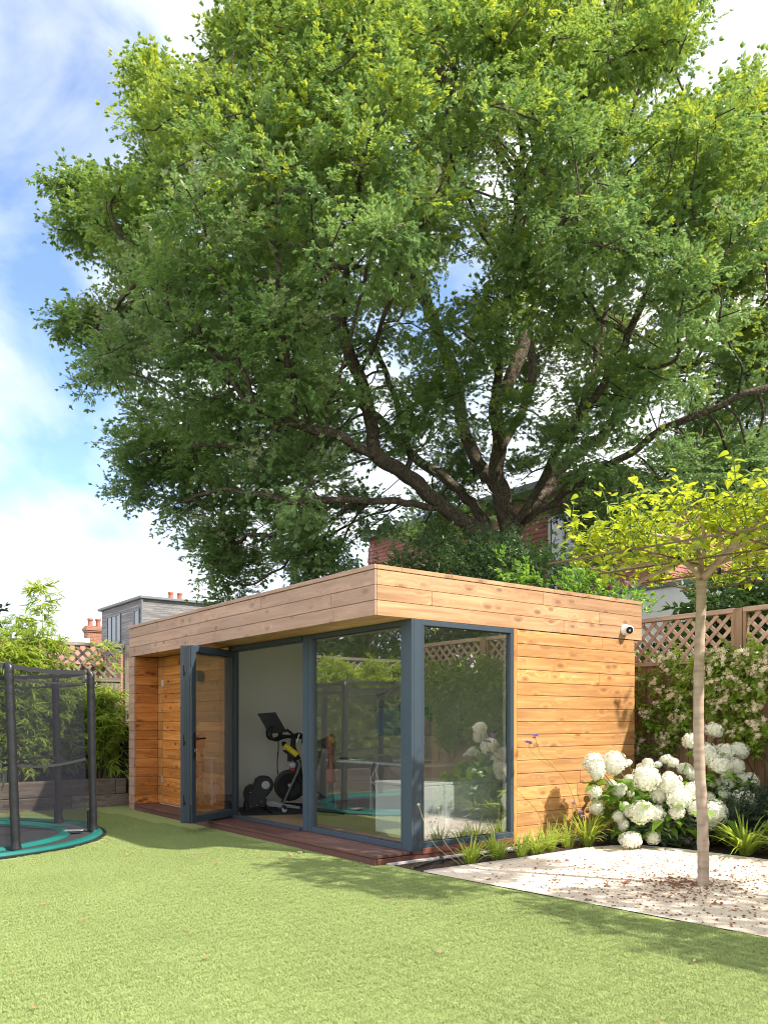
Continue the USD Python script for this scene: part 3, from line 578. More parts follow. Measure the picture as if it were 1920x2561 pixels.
for pts, m_ in (([(1.497, 1.98, 0.72), (1.45, 1.93, 0.62), (1.47, 1.9, 0.52), (1.46, 1.96, 0.44)], CAMWHITE), ([(1.495, 2.03, 0.73), (1.47, 2.06, 0.58), (1.48, 1.99, 0.40), (1.50, 1.97, 0.25)], BLACK), ([(1.49, 1.93, 0.73), (1.44, 2.02, 0.55), (1.47, 1.94, 0.47)], CAMWHITE)):
    part("wire", tube(spline(pts, 16), 0.006, 6), m_, cb)
part("adapter", box((1.44, 1.90, 0.47), (1.475, 1.94, 0.545), 0.005), CAMWHITE, cb)
rd = thing("exercise_column", "slim red padded column with rounded head standing behind the tinted window", "exercise column", (1.43, 2.82, 0.084))
part("foot", lathe([(0, 0.084), (0.15, 0.084), (0.15, 0.12), (0.05, 0.16), (0, 0.16)]), BLACK, None) if False else None
def lathe_at(prof, x, y, n=20): return moved(lathe(prof, n), None, (x, y, 0))
part("foot", lathe_at([(0, 0.0845), (0.17, 0.0845), (0.17, 0.11), (0.05, 0.15), (0.03, 0.46), (0, 0.46)], 1.43, 2.82), BLACK, rd, smooth=40)
part("column", lathe_at([(0, 0.4605), (0.05, 0.461), (0.052, 0.50), (0.05, 0.66), (0.038, 0.68), (0.036, 0.86), (0, 0.86)], 1.43, 2.82), RED, rd, smooth=40)
part("head", lathe_at([(0, 0.8605), (0.05, 0.861), (0.058, 0.90), (0.064, 0.96), (0.055, 1.02), (0.03, 1.05), (0, 1.055)], 1.43, 2.82), RED, rd, smooth=40)

# exercise bike: a side plane (s towards its saddle, t up); o is where the front foot stands
BO = at(703, 2030, 10.4); BO[2] = 0.084
bs = RT * 0.97 + FW * 0.24; bs /= np.linalg.norm(bs); bn = np.cross(bs, UP)     # bn points to the viewer
def S(s, t, d=0.0): return BO + bs * s + UP * t + bn * d
def s3(x, y): return ((590 + x / 4.174 - 703) * 10.4 / FPX, EYE[2] - (1560 + y / 4.174 - HZ) * 10.4 / FPX - 0.084)
def sideplate(pts, d0, d1):
    g = prism([s3(*p) for p in pts], d0, d1); v = np.asarray(g.vertices)
    return tm(BO + v[:, :1] * bs + v[:, 1:2] * bn + v[:, 2:] * UP, g.faces[:, ::-1])
def sidedisc(c, prof, n=40):
    s, t = s3(*c); return oriented(prof, S(s, t), bn, n)
bike = thing("exercise_bike", "black indoor exercise bike with tilted touch screen beyond the open door", "exercise bike", BO)
R_ = 0.197
part("flywheel", sidedisc((560, 1690), [(0, -0.02), (R_ - 0.02, -0.024), (R_, -0.02), (R_, 0.02), (R_ - 0.01, 0.026), (R_ - 0.05, 0.026), (R_ - 0.055, 0.014), (0.06, 0.010), (0.05, 0.022), (0, 0.024)]), BLACKG, bike, smooth=35)
part("hub", sidedisc((560, 1690), [(0, 0.0245), (0.022, 0.0245), (0.022, 0.045), (0.012, 0.05), (0, 0.05)]), SILVER, bike, smooth=35)
for d in (-0.06, 0.06):
    part("fork_leg", tube([S(*s3(*p), d) for p in ((640, 1425), (662, 1470), (640, 1545), (590, 1650), (540, 1760), (487, 1872))], [0.018, 0.018, 0.018, 0.017, 0.016, 0.015], 10), FORKGREY if d > 0 else BLACK, bike, smooth=True)
part("front_foot", tube([S(*s3(487, 1905), -0.25), S(*s3(487, 1905), 0.25)], 0.022, 10), BLACK, bike, smooth=40)
for d in (-0.22, 0.22): part("castor", oriented([(0, -0.018), (0.03, -0.018), (0.034, 0), (0.03, 0.018), (0, 0.018)], S(*s3(480, 1925), d), bn), STEEL, bike, smooth=40)
part("base_beam", tube([S(*s3(487, 1890), 0), S(*s3(690, 1905), 0), S(0.62, 0.06, 0)], [0.028, 0.028, 0.028], 8), BLACK, bike)
part("rear_foot", tube([S(0.62, 0.045, -0.25), S(0.62, 0.045, 0.25)], 0.024, 10), BLACK, bike, smooth=40)
part("main_frame", tube([S(*s3(640, 1425), 0), S(0.22, 0.42, 0), S(0.34, 0.27, 0), S(0.62, 0.07, 0)], [0.05, 0.055, 0.05, 0.035], 10), BLACK, bike, smooth=True)
part("seat_tube", tube([S(0.34, 0.30, 0), S(0.46, 0.62, 0), S(0.50, 0.80, 0)], [0.035, 0.028, 0.022], 10), BLACK, bike, smooth=True)
part("saddle", tube([S(0.36, 0.83, 0), S(0.46, 0.835, 0), S(0.56, 0.84, 0), S(0.62, 0.845, 0)], [0.022, 0.035, 0.075, 0.06], 12), BLACK, bike, smooth=True)
part("crank", cat_([oriented([(0, -0.03), (0.09, -0.03), (0.09, 0.03), (0, 0.03)], S(0.30, 0.26), bn), tube([S(0.30, 0.26, 0.06), S(0.42, 0.15, 0.06)], 0.012, 6), tube([S(0.30, 0.26, -0.06), S(0.18, 0.37, -0.06)], 0.012, 6), bar(S(0.38, 0.15, 0.11), S(0.46, 0.15, 0.11), 0.02, 0.09)]), BLACK, bike)
part("guard", tube([S(*s3(*p), 0) for p in ((556, 1492), (575, 1480), (610, 1476), (645, 1490))], [0.03, 0.045, 0.045, 0.03], 10), SILVER, bike, smooth=True)
part("guard_stripe", tube([S(*s3(*p), 0) for p in ((562, 1518), (590, 1530), (640, 1525))], [0.018, 0.034, 0.03], 10), RED, bike, smooth=True)
part("stem", tube([S(*s3(*p), 0) for p in ((600, 1165), (597, 1215), (598, 1300), (640, 1425))], [0.034, 0.032, 0.036, 0.05], 10), BLACK, bike, smooth=True)
part("bar_slider", tube([S(*s3(440, 1172), 0), S(*s3(540, 1180), 0), S(*s3(690, 1188), 0)], [0.02, 0.024, 0.022], 10), BLACK, bike, smooth=True)
for d in (-0.2, 0.2):
    part("handlebar", tube(spline([S(*s3(*p), e) for p, e in (((560, 1178), d * 0.3), ((470, 1190), d * 0.8), ((400, 1212), d), ((352, 1185), d), ((345, 1120), d), ((360, 1075), d * 0.9))], 26), 0.019, 8), BLACK, bike, smooth=True)
part("elbow_rest", tube(spline([S(*s3(*p), 0.05) for p in ((520, 1105), (560, 1135), (600, 1165), (650, 1150), (690, 1175), (692, 1250))], 20), 0.018, 8), BLACK, bike, smooth=True)
part("lever", tube([S(*s3(655, 1150), 0.06), S(*s3(622, 1250), 0.06)], 0.008, 6), STEEL, bike)
part("screen", cat_([sideplate([(225, 940), (410, 925), (530, 1135), (345, 1150)], -0.03, 0.03)]), BLACKG, bike)
part("screen_arm", tube([S(*s3(430, 1080), 0), S(*s3(470, 1160), 0)], 0.028, 8), BLACK, bike)
part("bottle_cage", sideplate([(480, 1325), (520, 1320), (600, 1385), (590, 1440), (535, 1440), (540, 1370)], -0.03, 0.03), BLACK, bike)
part("power_cable", tube(spline([S(*s3(*p), 0.02) for p in ((440, 1215), (441, 1300), (432, 1400), (432, 1530), (450, 1610), (470, 1650))], 24), 0.007, 6), RUBBER, bike)
bot = thing("water_bottle", "bright yellow water bottle slanting in the cage of the exercise bike", "bottle", S(*s3(560, 1310), 0.06))
def alongb(a, b, prof):
    A0, B0 = S(*s3(*a), 0.06), S(*s3(*b), 0.06); return oriented(prof, A0, B0 - A0, 20)
Lb = 0.232
part("body", alongb((503, 1262), (632, 1372), [(0, 0), (0.030, 0), (0.036, 0.01), (0.036, 0.09), (0.031, 0.10), (0.031, 0.12), (0.036, 0.13), (0.036, 0.20), (0.03, 0.205), (0, 0.205)]), YELLOW, bot, smooth=40)
part("cap", alongb((503, 1262), (632, 1372), [(0, -0.001), (0.032, -0.001), (0.034, -0.02), (0.022, -0.028), (0.016, -0.045), (0, -0.046)]), BLACK, bot, smooth=40)

tr = thing("turbo_trainer", "black direct drive bike trainer on the floor by the open door", "bike trainer", S(*s3(200, 1960)))
part("body", sideplate([(198, 1610), (240, 1588), (290, 1580), (340, 1592), (375, 1630), (385, 1680), (372, 1725), (340, 1765), (312, 1800), (308, 1885), (120, 1925), (110, 1800), (150, 1700), (188, 1655)], 0.0, 0.11), BLACK, tr)
part("side_cover", sideplate([(130, 1800), (196, 1665), (230, 1610), (290, 1596), (345, 1615), (366, 1670), (330, 1755), (290, 1800), (288, 1870), (140, 1905)], 0.1105, 0.125), RUBBER, tr)
part("flywheel_housing", sideplate([(78, 1760), (100, 1700), (150, 1672), (185, 1680), (160, 1860), (95, 1850)], -0.05, 0.09), BLACK, tr)
part("cassette", cat_([sidedisc((300, 1675), [(0, 0.1255), (0.05 - 0.007 * i, 0.1255), (0.05 - 0.007 * i, 0.130 + 0.006 * i), (0, 0.130 + 0.006 * i)]) for i in range(5)]), SILVER, tr)
for k, p in enumerate([(145, 1750), (150, 1890), (255, 1840), (300, 1805), (212, 1880)]):
    part("bolt", oriented([(0, 0.1255), (0.006, 0.1255), (0.005, 0.13), (0, 0.13)], S(*s3(*p)), bn, 8), STEEL, tr)
part("foot", cat_([sideplate([(98, 1850), (150, 1900), (140, 1985), (108, 1990), (92, 1900)], 0.06, 0.11), sideplate([(98, 1850), (150, 1900), (140, 1985), (108, 1990), (92, 1900)], -0.16, -0.11)]), BLACK, tr)
part("beam", tube([S(*s3(300, 1868), 0.05), S(*s3(400, 1882), 0.05), S(*s3(660, 1922), 0.05)], [0.036, 0.03, 0.014], 4), SILVER, tr)
for e in (-0.2, 0.3): part("leg", tube([S(*s3(310, 1890), 0.05), S(*s3(330, 1945), e)], 0.018, 8), BLACK, tr)
mt = thing("exercise_mat", "dark rubber mat under the exercise bike on the wooden floor", "mat", S(0.05, 0.0))
part("mat", bar(S(-0.52, 0.004, -0.0), S(0.75, 0.004, -0.0), 0.95, 0.006, up=bn), RUBBER, mt)

# ------------------------------------------------------------------ trampoline, sunk into the lawn
TC = np.array([-2.70, 3.88]); TR_ = 1.66
def ringm(r0, r1, z0, z1, n=96, soft=0.0):
    prof = [(r0, z0), (r0, z1 - soft), (r0 + soft, z1), (r1 - soft, z1), (r1, z1 - soft), (r1, z0), (r0, z0)]
    if soft == 0: prof = [(r0, z0), (r0, z1), (r1, z1), (r1, z0), (r0, z0)]
    g = trimesh.creation.revolve(np.array(prof), sections=n); return moved(g, None, (TC[0], TC[1], 0))
tp = thing("trampoline", "sunken round trampoline with teal edge pads and black safety net", "trampoline", (TC[0], TC[1], 0))
part("outer_pad", ringm(1.548, 1.655, -0.02, 0.045, soft=0.022), TEAL, tp, smooth=40)
part("outer_skirt", ringm(1.656, 1.69, -0.02, 0.02), PADBLACK, tp, smooth=40)
part("vent_band", ringm(1.335, 1.5475, -0.02, 0.018), MATBLACK, tp, smooth=40)
part("inner_pad", ringm(1.215, 1.3345, -0.02, 0.050, soft=0.03), TEAL, tp, smooth=40)
part("jump_mat", moved(trimesh.creation.cylinder(1.2145, 0.02, sections=64), None, (TC[0], TC[1], 0.0)), MATBLACK, tp)
bases = [np.array([-2.188, 2.568]), np.array([-1.205, 3.432]), np.array([-1.271, 4.457])]
for a in (65, 110, 155, 200, 242): bases.append(TC + 1.53 * np.array([math.cos(math.radians(a)), math.sin(math.radians(a))]))
tops, leans = [], []
for i, b in enumerate(bases):
    o = (b - TC) / np.linalg.norm(b - TC); o3 = np.array([*o, 0]); b3 = np.array([*b, 0.03]); tgt = 1.775; ln = [0.105, 0.03, 0.055][i] if i < 3 else 0.06; leans.append(ln)
    P = [b3 + o3 * e + UP * z for e, z in ((0, 0), (-ln * 0.2, 0.3), (-ln * 0.5, 0.8), (-ln * 0.8, 1.3), (-ln, 1.62))]
    P = spline(P, 26); sd_ = np.array([-o[1], o[0], 0])
    rad = 0.041 + 0.003 * np.sin(np.linspace(0, 60, 26)) * RNG.uniform(0.5, 1.2)
    rad[0] = 0.05
    pole = piece("pole", tp)
    part("padded_sleeve", tube(P, rad, 14), PADBLACK, pole, smooth=60)
    Q = [P[-1] + UP * 0.001, P[-1] + o3 * 0.004 + UP * 0.05, P[-1] - o3 * 0.02 + UP * 0.09, P[-1] - o3 * 0.035 + UP * 0.115]
    part("pointed_cap", tube(Q, [0.042, 0.041, 0.024, 0.006], 12), PADBLACK, pole, smooth=50)
    part("foot_strap", tube([b3 - o3 * 0.045 + UP * 0.0, b3 - o3 * 0.052 + UP * 0.22], 0.018, 8), BLACK, pole)
    tops.append((b, o, ln))
order = sorted(range(len(bases)), key=lambda i: math.atan2(*(bases[i] - TC)[::-1]))
V, F, bandl = [], [], []
def loop(z, inset, sag):
    out = []
    for k in range(len(order)):
        a, b = order[k], order[(k + 1) % len(order)]
        ta, tb = tops[a], tops[b]
        def p_(t): return np.array([*(t[0] - t[1] * inset - t[1] * t[2] * min(z / 1.62, 1.05)), z])
        for s in np.linspace(0, 1, 7)[:-1]:
            q = p_(ta) * (1 - s) + p_(tb) * s
            mid = np.array([*TC, q[2]]); q = q + (mid - q) * 0.02 * 4 * s * (1 - s) * (1 if z > 0.1 else -1); q[2] -= sag * 4 * s * (1 - s); out.append(q)
    return np.array(out)
levels = [(0.055, 0.065, 0), (0.45, 0.07, 0), (0.9, 0.07, 0), (1.3, 0.07, 0.01), (1.60, 0.060, 0.012), (1.71, 0.052, 0.022)]
Ls = [loop(*l) for l in levels]; n_ = len(Ls[0]); V = np.vstack(Ls)
for i in range(len(Ls) - 1):
    for j in range(n_):
        a, b = i * n_ + j, i * n_ + (j + 1) % n_; F += [[a, b, b + n_], [a, b + n_, a + n_]]
part("safety_net", tm(V, F), NET, tp)
for z, i, s, w in ((1.725, 0.050, 0.022, 0.045), (1.60, 0.060, 0.012, 0.022), (0.80, 0.066, 0.045, 0.026)):
    q = loop(z, i, s); segs = [bar(q[j], q[(j + 1) % n_], w, 0.008) for j in range(n_)]
    part("net_hem", cat_(segs), MATBLACK, tp)
part("grey_patch", bar((-1.50, 3.46, 0.0525), (-1.33, 3.38, 0.0525), 0.10, 0.004, up=(0.4, 0.9, 0)), SILVER, tp)

# ------------------------------------------------------------------ sleeper edged bed and the old fence on the left
sl = thing("sleeper_wall", "two course retaining wall of weathered timber sleepers under the bamboo", "retaining wall", (-3.5, 6.15, 0))
def sleepers(cuts, z0, z1, y0):
    for p, q in zip(cuts[:-1], cuts[1:]):
        dy = RNG.uniform(-0.006, 0.006)
        b = box((p + 0.002, y0 + dy, z0), (q - 0.002, y0 + 0.13 + dy, z1), 0.01); part("sleeper", b, SLEEPER, sl)
sleepers([-9.2, -7.0, -4.7, -2.62, -0.98 + 0.35, 0.335], -0.02, 0.172, 6.12)
sleepers([-9.2, -6.2, -3.9, -1.62, -0.02], 0.175, 0.392, 6.128)
part("sleeper", box((-0.015, 6.124, 0.176), (0.13, 6.262, 0.388), 0.01), SLEEPER, sl, label="end grain sleeper block at the building end")
part("raised_bed", box((-9.2, 6.27, -0.05), (3.4, 7.02, 0.335)), SOIL, kind="structure")

def trellis(parent, axis, face, p, q, z0, z1, mats, pitch=0.152, w=0.040, th=0.012, out=-1):
    "crossed laths between p and q, each lath a part; the layer facing the garden leans one way, the one behind the other"
    n0 = 0
    for layer, sgn in ((0, -1), (1, 1)):
        f0 = face + out * (0.014 if layer == 0 else 0.001); f1 = f0 + out * th
        H_ = z1 - z0
        c = p - H_ if sgn > 0 else p
        c = p - H_ + (pitch * 0.4 if sgn > 0 else 0)
        while c < q + H_:
            a = (c, z0) if sgn > 0 else (c, z1); b = (c + H_, z1) if sgn > 0 else (c + H_, z0)
            t0 = max(0.0, (p - a[0]) / H_); t1 = min(1.0, (q - a[0]) / H_)
            if t1 - t0 > 0.08:
                A = (a[0] + H_ * t0, a[1] + (b[1] - a[1]) * t0); B = (a[0] + H_ * t1, a[1] + (b[1] - a[1]) * t1); mid = (f0 + f1) / 2
                P, Q = ((A[0], mid, A[1]), (B[0], mid, B[1])) if axis == "x" else ((mid, A[0], A[1]), (mid, B[0], B[1]))
                nrm = (0, 1, 0) if axis == "x" else (1, 0, 0)
                part("lath", bar(P, Q, th, w, up=nrm, bev=0.002), mats, parent); n0 += 1
            c += pitch
    return n0

FL, FR = 7.02, 4.0
def bay_left(x0, x1, lab):
    f_ = thing("trellis_fence_panel", lab, "fence panel", ((x0 + x1) / 2, FL, 0), None)
    part("top_rail", box((x0 + 0.002, FL - 0.045, 2.325), (x1 - 0.002, FL + 0.03, 2.378), 0.004), OLD_X, f_)
    part("mid_rail", box((x0 + 0.055, FL - 0.035, 1.80), (x1 - 0.055, FL + 0.02, 1.86), 0.004), OLD_X, f_)
    trellis(f_, "x", FL + 0.0, x0 + 0.055, x1 - 0.055, 1.861, 2.324, OLD_X)
    x = x0 + 0.055
    while x < x1 - 0.06:
        part("board", box((x + 0.002, FL - 0.012 - RNG.uniform(0, 0.004), 0.30), (min(x + 0.112, x1 - 0.056), FL + 0.008, 1.799), 0.003), OLD_Z, f_); x += 0.114
LL = ["greying trellis topped fence panel just left of the garden room", "greying trellis topped fence panel behind the trampoline poles", "greying trellis topped fence panel at the left edge of the picture", "greying trellis topped fence panel seen only as a reflection", "greying trellis topped fence panel at the far left end of the reflection"]
for k in range(5):
    x1 = 0.50 - k * 1.87; bay_left(x1 - 1.78, x1 - 0.09, LL[k])
    pk = thing("fence_post", ["weathered grey timber post where the left fence meets the garden room", "weathered grey post hidden in the bamboo above the trampoline", "weathered grey post of the left fence beside the picture edge", "weathered grey post between the reflected fence panels", "weathered grey post at the far end of the reflected fence"][k], "fence post", (x1 - 0.045, FL, 0))
    part("post", box((x1 - 0.088, FL - 0.05, -0.02), (x1 - 0.002, FL + 0.04, 2.372), 0.005), OLD_Z, pk)
part("fence_infill", box((0.5005, FL, 0.0), (3.3, FL + 0.02, 1.9)), OLD_Z, cat="fence panel", label="plain old boarding of the left fence behind the garden room end")

wb = thing("ribbed_drum", "black ribbed plastic drum in the gap beside the garden room", "drum", (0.33, 6.62, 0.335))
part("drum", moved(lathe([(0, 0.335)] + [(0.15 + 0.012 * (i % 2), 0.335 + 0.0225 * i) for i in range(36)] + [(0, 1.14)], 28), None, (0.35, 6.62, 0)), RUBBER, wb, smooth=25)

# ------------------------------------------------------------------ fence on the right with its trellis
def bay_right(y0, y1, lab):
    f_ = thing("close_board_fence_panel", lab, "fence panel", (FR, (y0 + y1) / 2, 0))
    part("top_rail", box((FR - 0.05, y0 + 0.0015, 2.322), (FR + 0.03, y1 - 0.0015, 2.372), 0.004), FENCE_Y, f_)
    part("mid_rail", box((FR - 0.04, y0 + 0.0015, 1.825), (FR + 0.02, y1 - 0.0015, 1.872), 0.004), FENCE_Y, f_)
    part("side_batten", box((FR - 0.045, y0 + 0.0015, 1.873), (FR + 0.02, y0 + 0.036, 2.3215), 0.003), FENCE_Z, f_)
    part("side_batten", box((FR - 0.045, y1 - 0.036, 1.873), (FR + 0.02, y1 - 0.0015, 2.3215), 0.003), FENCE_Z, f_)
    trellis(f_, "y", FR, y0 + 0.037, y1 - 0.037, 1.873, 2.3215, FENCE_Y)
    y = y0 + 0.004
    while y < y1 - 0.03:
        e = min(y + 0.115, y1 - 0.002)
        v = np.array([(FR - 0.024, y, 0.02), (FR - 0.010, e, 0.02), (FR + 0.006, e, 0.02), (FR + 0.006, y, 0.02), (FR - 0.024, y, 1.824), (FR - 0.010, e, 1.824), (FR + 0.006, e, 1.824), (FR + 0.006, y, 1.824)])
        v[:, 0] -= RNG.uniform(0, 0.003)
        part("board", tm(v, [[0, 1, 5], [0, 5, 4], [1, 2, 6], [1, 6, 5], [2, 3, 7], [2, 7, 6], [3, 0, 4], [3, 4, 7], [4, 5, 6], [4, 6, 7], [0, 2, 1], [0, 3, 2]][::1]), FENCE_Z, f_); y += 0.1085
RL = ["brown close board fence panel with trellis behind the hydrangea", "brown close board fence panel with trellis at the right picture edge", "brown trellis fence panel mirrored in the middle of the side window", "brown trellis fence panel mirrored at the left of the side window", "brown trellis fence panel beyond the right picture edge"]
RP = [0.90, -0.93, -2.76, -4.59, -6.42, -8.25]
for k in range(5): bay_right(RP[k + 1] + 0.046, RP[k] - 0.046, RL[k])
for k, y in enumerate(RP[:5]):
    pk = thing("fence_post", ["brown fence post behind the end of the garden room", "brown fence post standing above the white hydrangea", "brown fence post beyond the right picture edge", "brown fence post mirrored in the side window", "brown fence post farthest along the right hand fence"][k], "fence post", (FR, y, 0))
    part("post", box((FR - 0.058, y - 0.044, -0.02), (FR + 0.04, y + 0.044, 2.366), 0.005), FENCE_Z, pk)

# ------------------------------------------------------------------ foliage tools
def leaf_mesh(outline, L, W, fold=0.25, curl=0.15):
    "a leaf along +x, midrib on the axis: outline = (t, half width) pairs"
    o = np.array(outline, float); n = len(o); z = -curl * L * o[:, 0] ** 2
    mid = np.c_[o[:, 0] * L, np.zeros(n), z]; a = np.c_[o[:, 0] * L, o[:, 1] * W, z + fold * o[:, 1] * W]; b = np.c_[o[:, 0] * L, -o[:, 1] * W, z + fold * o[:, 1] * W]
    V = np.vstack([mid, a, b]); F = []
    for i in range(n - 1):
        F += [[i, i + 1, n + i + 1], [i, n + i + 1, n + i], [i, 2 * n + i, 2 * n + i + 1], [i, 2 * n + i + 1, i + 1]]
    F = [f for f in F if np.linalg.norm(np.cross(V[f[1]] - V[f[0]], V[f[2]] - V[f[0]])) > 1e-10]
    return tm(V, F)

def frame(d, roll=0.0, up=UP):
    d = np.asarray(d, float); d = d / max(np.linalg.norm(d), 1e-9)
    y = np.cross(up, d)
    if np.linalg.norm(y) < 1e-3: y = np.cross([1, 0.1, 0], d)
    y /= np.linalg.norm(y); z = np.cross(d, y); c, s = math.cos(roll), math.sin(roll)
    return np.array([d, c * y + s * z, -s * y + c * z])

def place(mesh, o, d, roll=0.0, s=1.0): return tm((np.asarray(mesh.vertices) * s) @ frame(d, roll) + np.asarray(o), mesh.faces)

OAK_OUT = [(0, 0.04), (0.14, 0.08), (0.26, 0.36), (0.33, 0.13), (0.48, 0.50), (0.56, 0.16), (0.70, 0.46), (0.78, 0.15), (0.88, 0.24), (1.0, 0.0)]
BAM_OUT = [(0, 0.06), (0.15, 0.42), (0.4, 0.5), (0.7, 0.33), (1.0, 0.0)]
OVAL = [(0, 0.05), (0.18, 0.36), (0.42, 0.5), (0.7, 0.36), (1.0, 0.0)]
HEART = [(0, 0.10), (0.08, 0.42), (0.28, 0.52), (0.55, 0.40), (0.8, 0.17), (1.0, 0.0)]
R2 = np.random.default_rng(5)
def spray(out, n, L, W, twig, spread, fold=0.25, curl=0.15, droop=0.1, term=3, tw=0.004):
    ms = []; d0 = np.array([1.0, 0, 0])
    if tw: ms.append(tube([(0, 0, 0), (twig * 0.5, 0, -droop * twig * 0.3), (twig, 0, -droop * twig)], [tw, tw * 0.7, tw * 0.4], 3, caps=False))
    for k in range(n):
        t = (k + 0.6) / n * twig if k < n - term else twig
        a = (1 if k % 2 else -1) * R2.uniform(*spread) if k < n - term else R2.uniform(-1.1, 1.1)
        d = np.array([math.cos(a), math.sin(a), R2.uniform(-0.35, 0.45)])
        s = R2.uniform(0.75, 1.15)
        ms.append(place(leaf_mesh(out, L * s, W * s * R2.uniform(0.85, 1.1), fold, curl * R2.uniform(0, 2)), (t, 0, -droop * t * t / max(twig, 1e-6)), d, R2.uniform(-0.5, 0.5)))
    return cat_(ms)

def quats(dirs, rolls, rng=None):
    from scipy.spatial.transform import Rotation
    fr_ = np.array([frame(d, r) for d, r in zip(dirs, rolls)])          # rows are the local axes
    q = Rotation.from_matrix(np.transpose(fr_, (0, 2, 1))).as_quat()
    return q

def scatter(name, parent, protos, mats, pos, dirs, rolls, scales, which, label=None, top=None, kind="stuff"):
    "many small copies as one part"
    p = numbered((parent.path if parent else "/World") + "/" + name)
    pi = UsdGeom.PointInstancer.Define(stage, p); org = parent.org if parent else np.zeros(3)
    UsdGeom.Scope.Define(stage, p + "/kinds")
    for i, (g, mt_) in enumerate(zip(protos, mats)):
        usdkit.mesh(stage, f"{p}/kinds/kind_{i:03d}", g, mt_); pi.CreatePrototypesRel().AddTarget(f"{p}/kinds/kind_{i:03d}")
    q = quats(dirs, rolls)
    pi.CreatePositionsAttr(Vt.Vec3fArray.FromNumpy((np.asarray(pos) - org).astype(np.float32)))
    pi.CreateOrientationsAttr(Vt.QuathArray([Gf.Quath(float(a[3]), float(a[0]), float(a[1]), float(a[2])) for a in q]))
    sc = np.asarray(scales, np.float32); pi.CreateScalesAttr(Vt.Vec3fArray.FromNumpy(np.repeat(sc[:, None], 3, 1)))
    pi.CreateProtoIndicesAttr(Vt.IntArray.FromNumpy(np.asarray(which, np.int32)))
    data(pi.GetPrim(), label, top, None, kind)
    return pi

def unit(v): v = np.asarray(v, float); return v / np.maximum(np.linalg.norm(v, axis=-1, keepdims=True), 1e-9)

# ------------------------------------------------------------------ the oak
OZ = 16.0
BL = [  # clumps of the crown: picture point and radius (at 1658 across), how deep
 (200,430,80),(265,500,105),(160,395,45),(150,470,45),(195,715,75),(150,700,45),(250,765,85),(340,640,120),(290,975,75),(250,960,50),(380,1040,105),(480,960,120),(420,800,110),(500,1130,100),(500,1210,65),(545,1225,60),
 (640,1050,110),(690,1160,75),(390,350,95),(330,250,55),(335,180,32),(450,230,100),(480,110,60),(530,60,60),(560,330,120),(480,500,125),(600,600,130),(620,780,130),(650,900,110),(700,420,130),(700,220,125),(640,60,95),(690,20,70),
 (800,100,135),(850,300,140),(820,560,130),(780,720,100),(1000,120,140),(1020,350,140),(950,520,115),(1180,100,135),(1200,300,135),(1150,480,120),(1340,120,120),(1380,320,120),(1320,500,120),(1448,95,62),
 (1500,330,95),(1575,230,45),(1590,270,40),(1480,480,110),(1630,420,90),(1600,560,100),(1500,640,110),(1630,760,110),(1500,800,110),(1400,900,105),(1580,930,110),(1450,1010,90),(1630,1060,90),(1300,740,110),(1250,880,80),(1150,680,85),(1050,760,60),
 (930,870,80),(880,1000,80),(800,1090,80),(750,950,90),(860,1130,70),(1080,930,40),(1340,1070,60),(1560,1010,90),
 (118,372,24),(135,395,28),(128,482,26),(122,690,26),(130,715,26),(228,960,24),(232,1062,26),(318,160,20),(500,75,32),(560,25,30),(275,370,40),(1608,195,26),(1612,285,28),(1655,340,40),(505,1285,30),(455,1235,36),(370,1140,36),(170,840,34),(300,880,30),(330,960,72),(420,1000,82),(300,1040,62),(420,1110,72),(480,1180,62),(560,1130,82),
 (700,-110,140),(900,-160,170),(1100,-200,170),(1300,-150,160),(1440,-60,95),(1780,620,140),(1780,820,150),(1780,1000,120),(1900,760,160),(1730,480,100)]
ro = np.random.default_rng(21)
cen, rad_ = [], []
CU, CV, CR = 1020 * 1.158, 480 * 1.158, 980.0
for (u, v, r) in BL:
    u = u + (34 if u < 300 else 14 if u < 480 else 0); v = v + (22 if v < 500 and u < 700 else 0)
    u, v, r = u * 1.158, v * 1.158, max(r - 28, 11) * 1.158
    rho = min(1.0, math.hypot((u - CU) / CR, (v - CV) / (CR * 0.92)))
    depth = 5.6 * math.sqrt(max(0.0, 1 - rho ** 2))
    low = v > 640 * 1.158 and 700 * 1.158 < u < 1420 * 1.158
    ks = [0.0] if depth < 1.6 else ([-1, 0.1, 1] if not low else [0.5, 1.0])
    if low and r < 90: ks = [-0.35]
    for k in ks:
        z = OZ + k * depth * 0.82 + ro.uniform(-0.5, 0.5)
        z = max(z, 10.2)
        du, dv = ro.uniform(-20, 20, 2) if k else (0, 0)
        cen.append(at(u + du, v + dv, z)); rad_.append(r * z / FPX)
for (u, v, r, z) in [(930,1130,58,17.6),(1000,1155,52,17.4),(1050,1085,48,17.8),(985,1050,52,18),(1185,1125,42,17.6),(1240,1060,56,18),(1300,1135,50,17.6),(1380,1045,56,17.6),(700,1215,58,15.4),(780,1190,58,16),(640,1225,50,15),(860,1190,55,16.8),(1420,1110,50,17.2),(1010,960,45,17.8),(1130,1030,35,18),(1185,650,66,13.4),(1095,560,76,13.0),(905,700,72,13.4),(860,860,54,13.8),(1035,740,42,13.6),(1262,700,66,13.3),(1350,820,62,13.5),(780,820,64,13.5),(975,835,38,14),(1115,885,34,14.2),(1185,965,32,14.6),(1080,660,50,17.5),(1170,760,52,18),(1010,700,55,18),(1110,800,45,17.8),(930,800,50,18),(1300,1000,52,14.2),(1385,985,55,14.4),(1450,1075,50,14.6),(1250,950,42,14),(1400,1105,42,15.2),(1345,1165,36,15.4),(1290,900,60,17.5),(1370,880,60,17.8)]:
    cen.append(at(u * 1.158, v * 1.158, z)); rad_.append(r * (0.66 if z < 15 else 0.85) * 1.158 * z / FPX)
cen, rad_ = np.array(cen), np.array(rad_)
att, own = [], []
